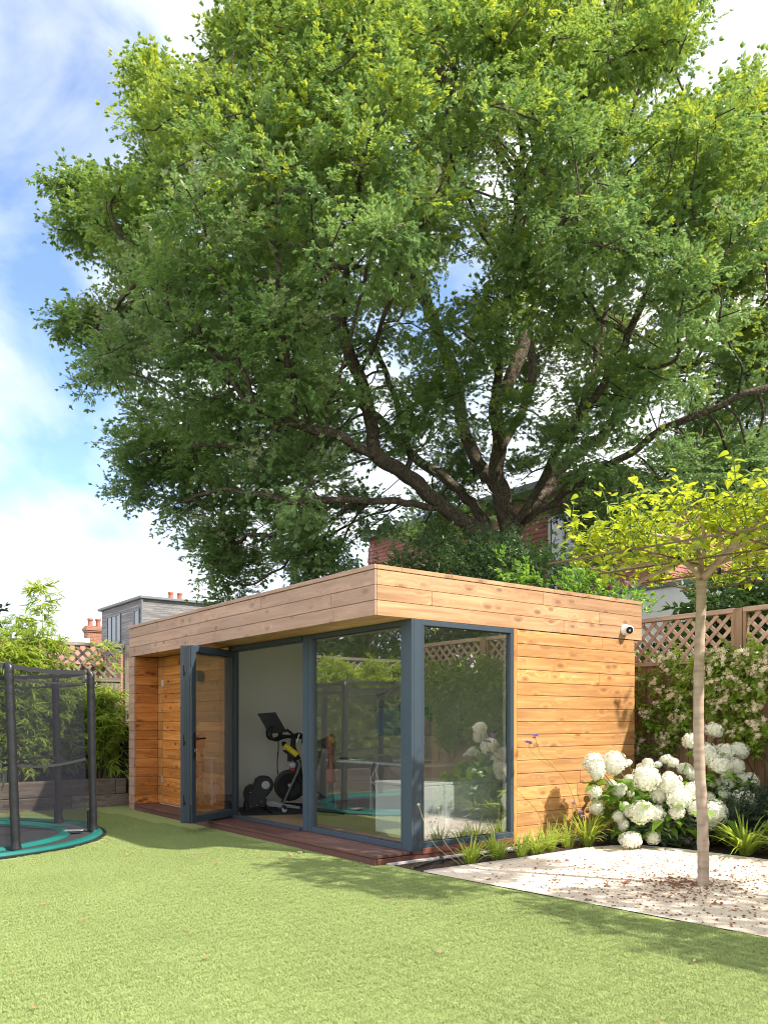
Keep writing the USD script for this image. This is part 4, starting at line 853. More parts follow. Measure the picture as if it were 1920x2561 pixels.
for i, (c, r) in enumerate(zip(cen, rad_)):
    m_ = int(19 * (r / 0.9) ** 2.0) + 3                     # tiers of foliage in the clump, each a flat pad of sprays
    d = unit(ro.normal(size=(m_, 3)) + np.array([0, 0, 0.35])); rr = r * ro.uniform(0.25, 1.0, m_) ** 0.6
    sub = c + d * rr[:, None] * np.array([1, 1, 0.9])
    for q, dd_ in zip(sub, d):
        k_ = int(ro.integers(7, 12)); a_ = ro.uniform(0, 6.283, k_); s_ = np.sqrt(ro.uniform(0, 1, k_)) * min(0.42, 0.25 + 0.2 * r)
        off = np.c_[s_ * np.cos(a_), s_ * np.sin(a_), ro.normal(size=k_) * 0.045 - 0.25 * s_ * s_] + dd_ * (s_ * 0.3)[:, None]
        att.append(q + off); own += [i] * k_
att = np.vstack(att); own = np.array(own)
ok = (att[:, 2] > 2.75) & ((meshkit.noise(att * 0.75, 17) * 0.6 + meshkit.noise(att * 1.7, 19) * 0.4) > np.where((att - EYE) @ RT / ((att - EYE) @ FW) < -0.06, 0.40, 0.46)); att, own = att[ok], own[ok]

g8 = lambda x, y: (960 + x / 1.727, 600 + y / 1.727)
TB = at(*g8(612, 1335), OZ)
nodes, par = [], []
def add_path(P, parent):
    P = np.asarray(P); L = np.r_[0, np.cumsum(np.linalg.norm(np.diff(P, axis=0), axis=1))]; n = max(2, int(L[-1] / 0.26))
    Q = np.stack([np.interp(np.linspace(0, L[-1], n), L, P[:, k]) for k in range(3)], 1)
    for q in Q[1:] if parent >= 0 else Q:
        nodes.append(q); par.append(parent); parent = len(nodes) - 1
    return parent
base = np.array([TB[0] + 0.05, TB[1] + 0.1, -0.1])
add_path(spline([base, base + (0, 0, 2.0), TB + (0.02, 0, -1.2), TB + (0, 0, -0.3)], 30), -1)
limbs = [  # picture points in a crop of the crown's foot, with metres towards (-) or away (+)
 [(560,1360,0),(400,1252,-0.5),(250,1150,-1.0),(100,1020,-1.6),(-40,930,-2.2),(-250,830,-2.9),(-520,760,-3.2)],
 [(520,1230,.1),(380,1135,.5),(260,1030,1.0),(120,930,1.6),(0,800,2.2),(-180,620,2.8)],
 [(575,1290,0),(520,1150,-.1),(490,1000,-.3),(500,860,-.5),(480,700,-.8),(492,540,-1.1),(510,350,-1.4),(560,120,-1.5),(600,-150,-1.2)],
 [(490,1090,.2),(410,970,.7),(350,840,1.1),(322,700,1.5),(290,540,1.9),(210,350,2.4),(120,120,2.8)],
 [(590,1260,0),(640,1120,-.5),(720,960,-1.0),(800,820,-1.4),(910,690,-1.9),(1000,520,-2.4),(1090,330,-2.8)],
 [(620,1270,.1),(690,1090,.5),(800,950,1.0),(940,850,1.4),(1010,740,1.8),(1100,600,2.2),(1220,450,2.6),(1370,340,3.0)],
 [(620,1260,0),(760,1120,-.5),(880,1025,-.9),(1050,925,-1.5),(1250,800,-2.0),(1500,700,-2.5),(1760,600,-2.7)],
 [(655,1200,.2),(810,1125,.7),(1000,1112,1.3),(1150,1080,1.8),(1300,1100,2.3),(1560,1020,2.6)],
 [(480,720,-.7),(560,560,-.5),(610,420,-.2),(660,200,.2),(740,40,.5),(760,-200,.8)],
 [(500,900,-.4),(590,760,.3),(640,560,.8),(625,380,1.2),(650,180,1.5),(700,-60,1.8)],
 [(-40,930,-2.2),(-60,760,-2.0),(-120,560,-1.9),(-200,330,-1.6),(-260,120,-1.2)],
 [(100,1020,-1.6),(110,900,-1.4),(60,720,-1.3),(20,600,-1.3),(-60,420,-1.2)],
 [(800,820,-1.4),(880,640,-1.2),(930,450,-.9),(980,220,-.6)],
 [(1010,740,1.8),(1180,600,1.9),(1380,520,2.1),(1650,430,2.3)],
 [(250,1150,-1.0),(120,1140,-1.4),(-80,1120,-2.0),(-330,1130,-2.6)],
]
for L in limbs:
    P = [at(*g8(x, y), OZ + z) for x, y, z in L]
    d = np.linalg.norm(np.array(nodes) - P[0], axis=1); j = int(np.argmin(d))
    P = spline([nodes[j], *P[1:]], 40)
    P[1:-1] += ro.normal(size=(len(P) - 2, 3)) * 0.025
    add_path(P, j)
nodes, par = list(nodes), list(par)
alive = np.ones(len(att), bool); step = 0.27
for it in range(80):
    N = np.array(nodes); tree = cKDTree(N); idx = np.nonzero(alive)[0]
    if len(idx) < 30: break
    d, j = tree.query(att[idx]); alive[idx[d < 0.33]] = False
    sel = (d >= 0.33) & (d < 3.2)
    if not sel.any(): break
    dirs = unit(att[idx[sel]] - N[j[sel]]); acc = np.zeros((len(N), 3)); np.add.at(acc, j[sel], dirs)
    grow = np.unique(j[sel]); dv = unit(acc[grow]); pd = np.array([N[g] - N[par[g]] if par[g] >= 0 else (0, 0, 1) for g in grow])
    dv = unit(dv + 0.35 * unit(pd) + ro.normal(size=dv.shape) * 0.16)
    new = N[grow] + dv * step; dd, _ = tree.query(new)
    for g, q, e in zip(grow, new, dd):
        if e > 0.14: nodes.append(q); par.append(int(g))
N = np.array(nodes); par = np.array(par); n = len(N)
PW = 2.35; r = np.zeros(n); childless = np.ones(n, bool); childless[par[par >= 0]] = False
acc = np.where(childless, 0.0075 ** PW, 0.0)
for i in range(n - 1, 0, -1): acc[par[i]] += acc[i] * 1.0
r = acc ** (1 / PW); sc_ = 0.345 / r[min(12, n - 1)]
r = np.where(r > 0.03, r * sc_ ** 1.0, r * (1 + (sc_ - 1) * r / 0.03)); r = np.where(r < 0.05, np.maximum(r * 1.35, 0.008), r)
r = np.where((np.arange(n) > 20) & (r > 0.05), 0.05 + (r - 0.05) * 0.66, r)
for i in range(6): r[i] *= 1.35 - 0.06 * i
best = {}
for i in range(1, n):
    p = par[i]
    if p not in best or r[i] > r[best[p]]: best[p] = i
chains, started = {"trunk": [], "limb": [], "branch": []}, set()
main = [i for i in range(n) if i == 0 or best.get(par[i]) != i]
for s in main:
    ch = [s]
    while ch[-1] in best: ch.append(best[ch[-1]])
    P = N[ch]; R = r[ch].copy()
    if s: P = np.vstack([N[par[s]], P]); R = np.r_[min(r[par[s]] * 0.75, R[0] * 1.15), R]
    if len(P) < 2: continue
    sides = 14 if R.max() > 0.15 else 8 if R.max() > 0.05 else 5 if R.max() > 0.02 else 3
    if len(P) > 3 and R.max() > 0.02:
        k = len(P); t = np.linspace(0, k - 1, 2 * k); Rn = np.interp(t, np.arange(k), R); P = spline(P, 2 * k); R = Rn
    (chains["trunk"] if s == 0 else chains["limb"] if R.max() > 0.085 else chains["branch"]).append(tube(P, R, sides, caps=False))
oak = thing("oak_tree", "huge spreading oak tree towering behind the garden room", "tree", base)
part("trunk", chains["trunk"][0], OAK_BARK, oak, smooth=True)
for g in chains["limb"]: part("limb", g, OAK_BARK, oak, smooth=True)
part("twigs", cat_(chains["branch"]), OAK_BARK, oak, smooth=True, kind="stuff")
# leaves
pk = [spray(OAK_OUT, 16, 0.072, 0.044, 0.26, (0.4, 1.15), term=6, fold=0.35, curl=0.25) for _ in range(5)]
py_ = [spray(OAK_OUT, 16, 0.074, 0.043, 0.29, (0.35, 0.95), term=6, fold=0.35, curl=0.25) for _ in range(2)]
tree = cKDTree(N)
rep = 4
pos = np.repeat(att, rep, 0) + ro.normal(size=(len(att) * rep, 3)) * np.array([0.12, 0.12, 0.05]); ow = np.repeat(own, rep)
ddn, jn = tree.query(pos)
outw = unit(pos - cen[ow]); toward = unit(pos - N[jn] + ro.normal(size=pos.shape) * 0.05)
dirs = unit(outw * 0.5 + toward * 0.6 + np.array([0, 0, 0.12]) + ro.normal(size=pos.shape) * np.array([0.5, 0.5, 0.25]))
crown_c = at(CU, CV, OZ); outer = np.linalg.norm(pos - cen[ow], axis=1) / rad_[ow]
hgt = pos[:, 2]; which = ro.integers(0, 5, len(pos))
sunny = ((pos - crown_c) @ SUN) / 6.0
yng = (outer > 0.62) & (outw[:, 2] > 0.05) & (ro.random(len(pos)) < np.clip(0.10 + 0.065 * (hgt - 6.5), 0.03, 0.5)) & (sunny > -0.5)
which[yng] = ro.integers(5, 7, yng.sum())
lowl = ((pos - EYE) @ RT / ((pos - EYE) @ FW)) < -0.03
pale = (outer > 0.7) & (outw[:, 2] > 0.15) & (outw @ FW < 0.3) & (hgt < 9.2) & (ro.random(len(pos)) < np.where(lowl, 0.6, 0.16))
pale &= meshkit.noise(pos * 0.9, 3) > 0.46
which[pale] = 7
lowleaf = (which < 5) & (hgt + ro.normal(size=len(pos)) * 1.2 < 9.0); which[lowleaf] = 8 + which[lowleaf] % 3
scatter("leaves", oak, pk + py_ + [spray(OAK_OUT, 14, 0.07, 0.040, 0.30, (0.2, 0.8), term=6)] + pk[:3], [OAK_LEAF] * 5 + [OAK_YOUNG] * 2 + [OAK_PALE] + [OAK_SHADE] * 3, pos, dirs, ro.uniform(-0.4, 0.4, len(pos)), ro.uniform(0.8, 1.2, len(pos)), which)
print("oak", n, "nodes", len(pos), "sprays", {k: len(v) for k, v in chains.items()}, "r0", r[8])

def shrub(name, label, cat, blobs, protos, mats, dens, up=0.4, group=None, stems=None, out_bias=0.6, rng=None, smin=0.8, smax=1.2, squash=0.85):
    "a bush of leaf sprays filling its clumps, on a few stems"
    rg = rng or np.random.default_rng(abs(hash(label)) % 1000 if False else sum(map(ord, label)))
    c0 = np.mean([b[0] for b in blobs], axis=0); foot = np.array([c0[0], c0[1], 0.0])
    t_ = thing(name, label, cat, foot, group)
    P, D = [], []
    for c, r in blobs:
        k = max(4, int(dens * r ** 2)); d = unit(rg.normal(size=(k, 3))); rr = r * rg.uniform(0.15, 1.0, k) ** 0.45
        P.append(np.asarray(c) + d * rr[:, None] * np.array([1, 1, squash])); D.append(unit(d * out_bias + np.array([0, 0, up]) + rg.normal(size=(k, 3)) * 0.5))
    P, D = np.vstack(P), np.vstack(D); ok = P[:, 2] > 0.03; P, D = P[ok], D[ok]
    if stems:
        ms = [tube(spline([foot + np.r_[rg.normal(size=2) * 0.08, stems[2] if len(stems) > 2 else 0.0], (foot + np.asarray(c)) / 2 + np.r_[rg.normal(size=2) * 0.1, 0], np.asarray(c)], 8), np.linspace(stems[0], stems[0] * 0.35, 8), 5, caps=False) for c, r in blobs]
        for g in ms[:40]: part("stem", g, stems[1], t_)
    scatter("leaves", t_, protos, mats, P, D, rg.uniform(-0.8, 0.8, len(P)), rg.uniform(smin, smax, len(P)), rg.integers(0, len(protos), len(P)))
    return t_

def leafmeshes(positions, dirs, rolls, scales, protos): return [place(protos[i % len(protos)], p, d, r, s) for i, (p, d, r, s) in enumerate(zip(positions, dirs, rolls, scales))]

# ------------------------------------------------------------------ parasol tree
rm = np.random.default_rng(31)
MC = np.array([1.402, -2.121])
mu = thing("parasol_tree", "slender trunked parasol tree with flat yellow green crown on a cane frame", "tree", (MC[0], MC[1], 0), "flat trained parasol trees on the gravel")
trk = spline([(1.395, -2.12, -0.03), (1.402, -2.121, 0.02), (1.395, -2.118, 0.5), (1.378, -2.10, 1.0), (1.372, -2.105, 1.6), (1.39, -2.11, 2.02), (1.392, -2.113, 2.24)], 70)
rt = np.interp(np.linspace(0, 1, 70), [0, .03, .2, .6, .93, 1], [0.050, 0.043, 0.040, 0.036, 0.034, 0.040]); rt = rt + 0.0016 * (np.sin(np.arange(70) * 1.7) > 0.75) + 0.0025 * (np.arange(70) % 13 == 6)
part("trunk", tube(trk, rt, 16), PALE_BARK, mu, smooth=True)
g9 = lambda x, y, z: at(1380 + x / 3.07, 1170 + y / 3.07, z)
arms = [([(1135,838,6.02),(1080,770,6.0),(1000,718,6.05),(900,708,6.15),(760,732,6.3),(620,762,6.45),(450,800,6.6)], .026),
        ([(1165,835,6.0),(1250,745,5.85),(1340,645,5.65),(1430,540,5.45),(1560,430,5.2),(1660,350,5.05)], .028),
        ([(1340,645,5.65),(1500,580,5.6),(1658,540,5.55),(1800,500,5.5)], .018),
        ([(1250,745,5.85),(1400,690,5.95),(1658,640,6.1),(1850,590,6.2)], .019),
        ([(1150,830,6.05),(1140,690,6.0),(1100,600,5.85),(1000,560,5.7),(820,520,5.6),(760,505,5.5)], .020),
        ([(1000,718,6.05),(850,790,6.35),(720,850,6.6),(640,900,6.8),(560,870,7.0)], .017),
        ([(1160,838,6.05),(1110,740,6.15),(1120,690,6.3),(1200,660,6.6),(1400,780,6.9)], .018),
        ([(900,708,6.15),(780,660,6.0),(640,640,5.95),(450,650,5.95)], .013),
        ([(1145,700,6.0),(1180,600,5.7),(1160,480,5.3),(1130,380,5.0)], .016),
        ([(1340,645,5.65),(1300,520,5.4),(1280,450,5.2)], .012), ([(1430,540,5.45),(1420,450,5.2),(1380,330,4.9)], .012)]
tips = []
for P, r0 in arms:
    Q = spline([g9(*p) for p in P], 30); part("arm", tube(Q, np.linspace(r0, r0 * 0.42, 30), 8), PALE_BARK, mu, smooth=True); tips += list(Q[8:])
CA = math.radians(5); cx_, cy_ = np.array([math.cos(CA), math.sin(CA), 0]), np.array([-math.sin(CA), math.cos(CA), 0])
C0 = np.array([MC[0] + 0.02, MC[1] - 0.28, 2.325])
for k in np.linspace(-1, 1, 4):
    part("cane", tube([C0 + cx_ * k * 0.93 - cy_ * 0.96, C0 + cx_ * k * 0.93 + cy_ * 0.96], 0.007, 7), CANE, mu, smooth=40)
    part("cane", tube([C0 + UP * 0.022 + cy_ * k * 0.93 - cx_ * 0.96, C0 + UP * 0.022 + cy_ * k * 0.93 + cx_ * 0.96], 0.007, 7), CANE, mu, smooth=40)
    for j in np.linspace(-1, 1, 4)[::2]: part("tie", tube([C0 + cx_ * k * 0.93 + cy_ * j * 0.93 + UP * z for z in (-0.014, 0.036)], 0.016, 6), TIE, mu)
part("tension_wire", tube([C0 - cx_ * 0.9 - cy_ * 0.9 + UP * 0.01, C0 + cx_ * 0.9 - cy_ * 0.6 + UP * 0.01], 0.003, 5), TIE, mu)
# shoots and leaves
mleaf = [leaf_mesh(HEART, L, L * 0.78, 0.22, c) for L, c in ((0.075, 0.2), (0.062, 0.35), (0.085, 0.12), (0.07, 0.5))]
tips = np.array(tips); shoots, LP, LD = [], [], []
for i in range(700):
    a, b = rm.uniform(-1.04, 1.04, 2); s0 = C0 + cx_ * a + cy_ * b; j = int(np.argmin(np.linalg.norm(tips - s0, axis=1)))
    s0 = tips[j] * 0.35 + s0 * 0.65; s0[2] = 2.39 + rm.uniform(-0.05, 0.16) + (0.2 * rm.random() if rm.random() < 0.4 else 0)
    L = rm.uniform(0.10, 0.30); d = unit(np.array([rm.normal() * .6, rm.normal() * .6, rm.uniform(0.0, 1.0)]))
    if i < 3: d = unit(np.array([rm.normal() * .15, rm.normal() * .15, 1])); L = 0.36
    Q = spline([s0 - UP * 0.04, s0 + d * L * 0.5, s0 + d * L + UP * (-0.03 if i > 2 else 0)], 6); shoots.append(tube(Q, np.linspace(0.005, 0.0025, 6), 4, caps=False))
    kk = max(3, int(L / 0.038))
    for t in np.linspace(0.15, 1, kk):
        p = Q[0] + (Q[-1] - Q[0]) * t; az = rm.uniform(0, 2 * math.pi)
        LP.append(p); LD.append((math.cos(az), math.sin(az), rm.uniform(-0.45, 0.3)))
LP = np.array(LP) + rm.normal(size=(len(LP), 3)) * 0.015
ls = rm.uniform(0.65, 1.12, len(LP)); lr = rm.uniform(-0.5, 0.5, len(LP))
part("shoots", cat_(shoots), STEM, mu, kind="stuff")
vis = np.argsort([(p - EYE) @ FW for p in LP])
for i in vis[:280]: part("leaf", place(mleaf[i % 4], LP[i], LD[i], lr[i], ls[i]), MULB_LEAF, mu)
part("rear_leaves", cat_([place(mleaf[i % 4], LP[i], LD[i], lr[i], ls[i]) for i in vis[280:]]), MULB_LEAF, mu, kind="stuff")
copy_of(mu, "parasol_tree", (1.62, -4.72, 0), 71.0, "second parasol tree beyond the right picture edge shading the near lawn", "tree", "flat trained parasol trees on the gravel")

# ------------------------------------------------------------------ hydrangea
rh = np.random.default_rng(41)
def bloom_mesh(nf, flat):
    ms = []; ga = math.pi * (3 - math.sqrt(5))
    for k in range(nf):
        zc = 1 - 2 * (k + 0.5) / nf
        if zc < -0.75: continue
        ph = k * ga + rh.normal() * 0.15; rr = math.sqrt(1 - zc * zc); nrm = np.array([rr * math.cos(ph), rr * math.sin(ph), zc])
        rad = 1 + rh.normal() * 0.045 + 0.07 * math.sin(3.1 * nrm[0] + 4 * nrm[1]) * math.cos(4 * nrm[2])
        Fm = frame(nrm + rh.normal(size=3) * 0.28, rh.uniform(0, 6.28)); c = nrm * rad * np.array([1, 1, flat])
        s = rh.uniform(0.14, 0.19)
        V, F = [c + Fm[0] * 0.01], []
        for q in range(4):
            a0 = q * math.pi / 2
            for da, l in ((-0.62, 0.62), (-0.3, 0.98), (0.3, 0.98), (0.62, 0.62)):
                V.append(c + s * l * (math.cos(a0 + da) * Fm[1] + math.sin(a0 + da) * Fm[2]) + Fm[0] * (0.035 * l))
            b = 1 + q * 4; F += [[0, b, b + 1], [0, b + 1, b + 2], [0, b + 2, b + 3]]
        ms.append(tm(V, F))
    core = trimesh.creation.icosphere(subdivisions=2, radius=0.86); core = tm(np.asarray(core.vertices) * np.array([1, 1, flat]), core.faces)
    return cat_(ms + [core])
blooms = [bloom_mesh(190, f) for f in (0.92, 0.86, 1.0, 0.80)]
hy = thing("hydrangea", "bush covered in big white mophead blooms at the fence corner", "hydrangea", (3.15, -0.72, 0))
BLM = [(262,412,150,0),(298,482,125,-.05),(432,415,172,0),(540,412,62,.15),(690,530,192,-.25),(278,645,104,0),(405,590,84,.1),(475,632,112,.05),(552,545,82,.1),(562,655,56,0),(292,765,110,.05),(645,802,172,-.3),(765,815,128,-.25),(545,802,72,-.15),(465,840,82,-.1),(505,905,88,-.1),(740,1005,102,-.2),(590,950,72,0),(665,990,52,0),
 (850,385,92,.3),(900,410,88,.25),(782,425,62,.3),(700,418,84,.3),(995,460,112,.15),(1065,510,104,.1),(790,662,132,-.15),(882,590,172,-.2),(945,690,172,-.3),(866,520,84,-.05),(1060,640,142,-.2),(1085,770,124,-.3),(930,800,112,-.3),(1050,240,132,.25),(1226,150,124,.3),(1165,350,172,.15),(1282,435,166,0),(1320,330,142,.2),(1430,312,132,.2),(1400,440,122,.1),(1336,560,116,.05),(1310,650,102,0),(1440,540,112,.1),(1505,560,132,.1),(1530,630,92,.1),(1455,712,176,-.05),(1232,800,190,-.25),(1212,865,140,-.2),(1208,580,62,.1),(1452,820,72,.05),(515,750,62,0),(1012,1020,72,.1),(640,440,60,.35),(1255,570,70,.1),(1190,690,90,0)]
HB = np.array([3.15, -0.72, 0.0])
for i, (x, y, d, dz) in enumerate(BLM):
    u, v = 1400 + x / 3.1885, 1780 + y / 3.1885; Z = 8.05 + dz; c = at(u, v, Z); rad = d / 2 / 3.1885 / FPX * Z
    tilt = unit((c - HB - UP * 0.35) * np.array([1, 1, 0.8]) + UP * 0.35)
    M_ = frame(tilt, rh.uniform(0, 6.28))[[1, 2, 0]]
    part("bloom", moved(blooms[i % 4], M_, c, rad * 1.08), PETAL, hy)
    part("stem", tube(spline([HB + np.array([rh.normal() * .12, rh.normal() * .12, 0.0]), (HB + c) / 2 + np.array([rh.normal() * .05, rh.normal() * .05, -0.02]), c - tilt * rad * 0.8], 10), np.linspace(0.006, 0.004, 10), 5, caps=False), STEM, hy)
hleaf = [leaf_mesh(HEART, 1.0, 0.72, 0.2, c) for c in (0.15, 0.3, 0.5)]
hl = []
for i in range(640):
    x, y, d, dz = BLM[rh.integers(len(BLM))]; c = at(1400 + x / 3.1885, 1780 + y / 3.1885, 8.05 + dz)
    t = rh.uniform(0.45, 0.97); p = HB * np.array([1, 1, 0]) * (1 - t) + c * t + rh.normal(size=3) * np.array([0.09, 0.09, 0.05]) - UP * 0.05
    if i > 330: p = at(1400 + rh.uniform(330, 1500) / 3.1885, 1780 + rh.uniform(520, 900) / 3.1885, 8.1 + rh.uniform(-0.1, 0.4))
    p[2] = max(p[2], 0.16)
    out = unit((p - HB) * np.array([1, 1, 0.2]) + rh.normal(size=3) * 0.25); out[2] = rh.uniform(-0.55, 0.25)
    hl.append((p, out, rh.uniform(-0.4, 0.4), rh.uniform(0.10, 0.17), i % 3))
hl.sort(key=lambda e: (e[0] - EYE) @ FW)
for e in hl[:280]: part("leaf", place(hleaf[e[4]], *e[:4]), HYD_LEAF, hy)
part("rear_leaves", cat_([place(hleaf[e[4]], *e[:4]) for e in hl[280:]]), HYD_LEAF, hy, kind="stuff")
copy_of(hy, 'hydrangea', (3.62, -2.42, 0), 160.0, 'second white hydrangea mirrored at the right edge of the side window', 'hydrangea', None)
fb_ = on_ground(1400 + 562 / 3.1885, 1780 + 1105 / 3.1885); fb_[2] = 0.072
part("fallen_bloom", moved(blooms[3], np.eye(3), fb_ + UP * 0.02, 0.098), PETAL, None, label="fallen white hydrangea bloom lying on the edge of the gravel", cat="flower head")

# ------------------------------------------------------------------ grasses and flowers in the bed
rg_ = np.random.default_rng(51)
def blade(o, az, L, W, lean, droop, n=6):
    t = np.linspace(0, 1, n); d = np.array([math.cos(az), math.sin(az), 0]); s = np.array([-d[1], d[0], 0])
    h = L * (t * math.cos(lean) - droop * t ** 2.4 * 0.55); out = L * (t * math.sin(lean) + droop * t ** 2 * 0.42)
    c = np.asarray(o) + out[:, None] * d + h[:, None] * UP; w = W * np.array([0.6, 1, 1, 0.9, 0.6, 0.05])[:n]
    V = np.vstack([c - s * w[:, None] / 2, c + s * w[:, None] / 2 + UP * 0.0015]); F = []
    for i in range(n - 1): F += [[i, n + i, n + i + 1], [i, n + i + 1, i + 1]]
    return tm(V, F)
def tuft(x, y, label, nb, L, W, mat_, spread=1.0, name="ornamental_grass", group=None):
    t_ = thing(name, label, "grass plant", (x, y, 0), group); ms = []
    for k in range(nb):
        az = rg_.uniform(0, 6.283); rr = rg_.uniform(0, 0.05) ; l = L * rg_.uniform(0.55, 1.1)
        ms.append(blade((x + rr * math.cos(az), y + rr * math.sin(az), -0.005), az + rg_.normal() * 0.4, l, W * rg_.uniform(1.0, 1.6), rg_.uniform(0.05, 0.6) * spread, rg_.uniform(0.15, 1.1)))
    part("blades", cat_(ms), mat_, t_); return t_
tuft(0.74, -0.37, "leafy grass clump in front of the side window's left half", 70, 0.29, 0.011, GRASS_LEAF)
tuft(1.06, -0.36, "yellow green grass clump under the middle of the side window", 80, 0.32, 0.009, GRASS_LEAF)
tuft(1.36, -0.36, "small broad bladed clump at the right end of the side window", 40, 0.27, 0.012, GRASS_LEAF)
tuft(1.56, -0.36, "bright yellow grass clump beside the dark window frame", 90, 0.32, 0.008, GRASS_LEAF)
tuft(1.80, -0.30, "feathery yellow grass clump against the orange timber wall", 90, 0.34, 0.008, GRASS_LEAF)
tuft(2.08, -0.28, "slim upright grass clump at the foot of the purple flower stems", 50, 0.38, 0.008, GRASS_LEAF)
tuft(2.30, -0.34, "tall arching grass clump between purple flowers and white hydrangea", 80, 0.50, 0.010, GRASS_LEAF)
tuft(3.02, -1.53, "large arching strap leaved clump right of the parasol trunk", 130, 0.50, 0.016, GRASS_LEAF, 1.5)
tuft(3.10, -1.98, "arching strap leaved clump cut by the right picture edge", 110, 0.48, 0.016, GRASS_LEAF, 1.5)
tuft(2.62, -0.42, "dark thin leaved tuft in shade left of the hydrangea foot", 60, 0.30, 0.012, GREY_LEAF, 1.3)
lm = spray(OVAL, 9, 0.06, 0.034, 0.10, (0.4, 1.3), term=4)
shrub("lime_shrub", "low lime green shrub at the right picture edge behind strap leaves", "shrub", [((3.32, -1.9, 0.22), 0.22), ((3.35, -2.2, 0.25), 0.26), ((3.28, -2.5, 0.25), 0.28)], [lm], [LIME_LEAF], 2600, up=0.8)
gm = spray(BAM_OUT, 12, 0.07, 0.02, 0.16, (0.5, 1.1), term=3)
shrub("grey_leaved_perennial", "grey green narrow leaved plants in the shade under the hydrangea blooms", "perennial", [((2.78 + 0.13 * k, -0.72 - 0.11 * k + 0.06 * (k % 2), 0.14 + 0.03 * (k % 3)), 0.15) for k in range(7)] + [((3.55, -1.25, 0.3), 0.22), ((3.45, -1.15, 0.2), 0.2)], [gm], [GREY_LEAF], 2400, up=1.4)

vb = thing("verbena", "two tall wiry stems with tiny purple flower heads against timber wall", "verbena", (2.28, -0.25, 0))
for pts in ([(2.30, -0.25, 0.0), (2.25, -0.25, 0.34), (2.10, -0.25, 0.62), (1.90, -0.25, 0.78), (1.72, -0.25, 0.92), (1.655, -0.25, 1.065)], [(1.93, -0.25, 0.76), (1.75, -0.26, 0.83), (1.60, -0.25, 0.93), (1.575, -0.25, 1.005)], [(2.32, -0.25, 0.0), (2.29, -0.27, 0.3), (2.25, -0.26, 0.5)], [(2.22, -0.3, 0.0), (2.2, -0.33, 0.2), (2.17, -0.36, 0.33)], [(2.15, -0.28, 0.0), (2.12, -0.3, 0.3), (2.13, -0.3, 0.41)]):
    part("stem", tube(spline(pts, 14), 0.0022, 5), STEM, vb)
ico = trimesh.creation.icosphere(subdivisions=1, radius=1.0)
for c, r in (((1.655, -0.25, 1.075), 0.02), ((1.655, -0.24, 1.05), 0.014), ((1.575, -0.25, 1.012), 0.018), ((1.54, -0.25, 1.015), 0.013), ((1.61, -0.25, 1.0), 0.016), ((2.17, -0.36, 0.34), 0.018), ((2.13, -0.3, 0.42), 0.017), ((2.19, -0.36, 0.30), 0.015)):
    fl = [tm(np.asarray(ico.vertices) * r * 0.33 + np.array(c) + rg_.normal(size=3) * np.array([r, r, r * 0.45]) * 0.6, ico.faces) for _ in range(14)]
    part("flower_head", cat_(fl), PURPLE, vb)
al = thing("seed_head_stems", "two thin pale stems with round seed heads before the side window", "seed head", (0.42, -0.35, 0))
for pts in ([(0.62, -0.36, 0.0), (0.36, -0.35, 0.18), (0.25, -0.35, 0.36), (0.181, -0.35, 0.528)], [(0.66, -0.37, 0.0), (0.46, -0.35, 0.2), (0.41, -0.35, 0.36), (0.397, -0.35, 0.486)]):
    part("stem", tube(spline(pts, 16), 0.002, 5), SEEDHEAD, al)
    part("seed_head", tm(np.asarray(ico.vertices) * 0.013 + np.array(pts[-1]), ico.faces), SEEDHEAD, al)
hs = thing("irrigation_hose", "black drip irrigation hose lying on the soil in front of the side window", "hose", (0.6, -0.25, 0))
part("hose", tube(spline([(0.18, -0.30, 0.012), (0.45, -0.20, 0.016), (0.55, -0.22, 0.03), (0.62, -0.17, 0.015), (1.0, -0.16, 0.013), (1.6, -0.2, 0.012), (2.2, -0.18, 0.012)], 50), 0.011, 8), HOSE, hs, smooth=True)
part("tee_fitting", tube([(0.54, -0.24, 0.02), (0.57, -0.18, 0.04)], 0.018, 8), HOSE, hs)

# ------------------------------------------------------------------ jasmine on the right fence
rj = np.random.default_rng(61)
def onf(x, y, off=0.06):
    "the point of the fence plane at a point of the crop that shows it"
    u, v = 1550 + x / 4.481, 1480 + y / 4.481; dr = RT * (u - CX) / FPX + FW - UP * (v - HZ) / FPX; t = (FR - off - EYE[0]) / dr[0]; return EYE + t * dr
JB = [(420,870,95),(560,1000,150),(700,1130,160),(560,1200,130),(820,1000,120),(700,1300,80),(1050,1000,110),(1000,850,95),(1150,750,110),(1300,800,140),(1500,750,140),(1640,850,140),(1250,1000,140),(1450,1000,140),(1600,1050,110),(1100,1200,110),(1250,1250,110),(1400,1230,80),(1550,1350,60),(1050,1350,55),(285,1000,45),(230,1220,65),(340,1350,65),(380,1480,55),(600,1550,100),(750,1450,90),(480,1550,75),(200,1650,45),(280,1750,65),(430,1750,95),(550,1720,85),(1250,1500,60),(1350,1570,75),(1500,1560,85),(1600,1500,65),(1650,1700,95),(1520,1760,75),(650,760,60),(900,760,60),(500,780,40)]
JP, JR = [], []
for x, y, r in JB:
    c = onf(x, y); q = onf(x + r, y); JP.append(c); JR.append(np.linalg.norm(onf(x, y + r) - c))
for k in range(46):
    y = rj.uniform(-6.6, -2.0); JP.append(np.array([FR - 0.06, y, rj.choice([rj.uniform(1.2, 1.9), rj.uniform(0.4, 1.5)])])); JR.append(rj.uniform(0.14, 0.3))
ja = thing("jasmine_climber", "star jasmine in cream flower climbing over the right hand fence", "climber", (FR - 0.06, -0.9, 0))
P, D = [], []
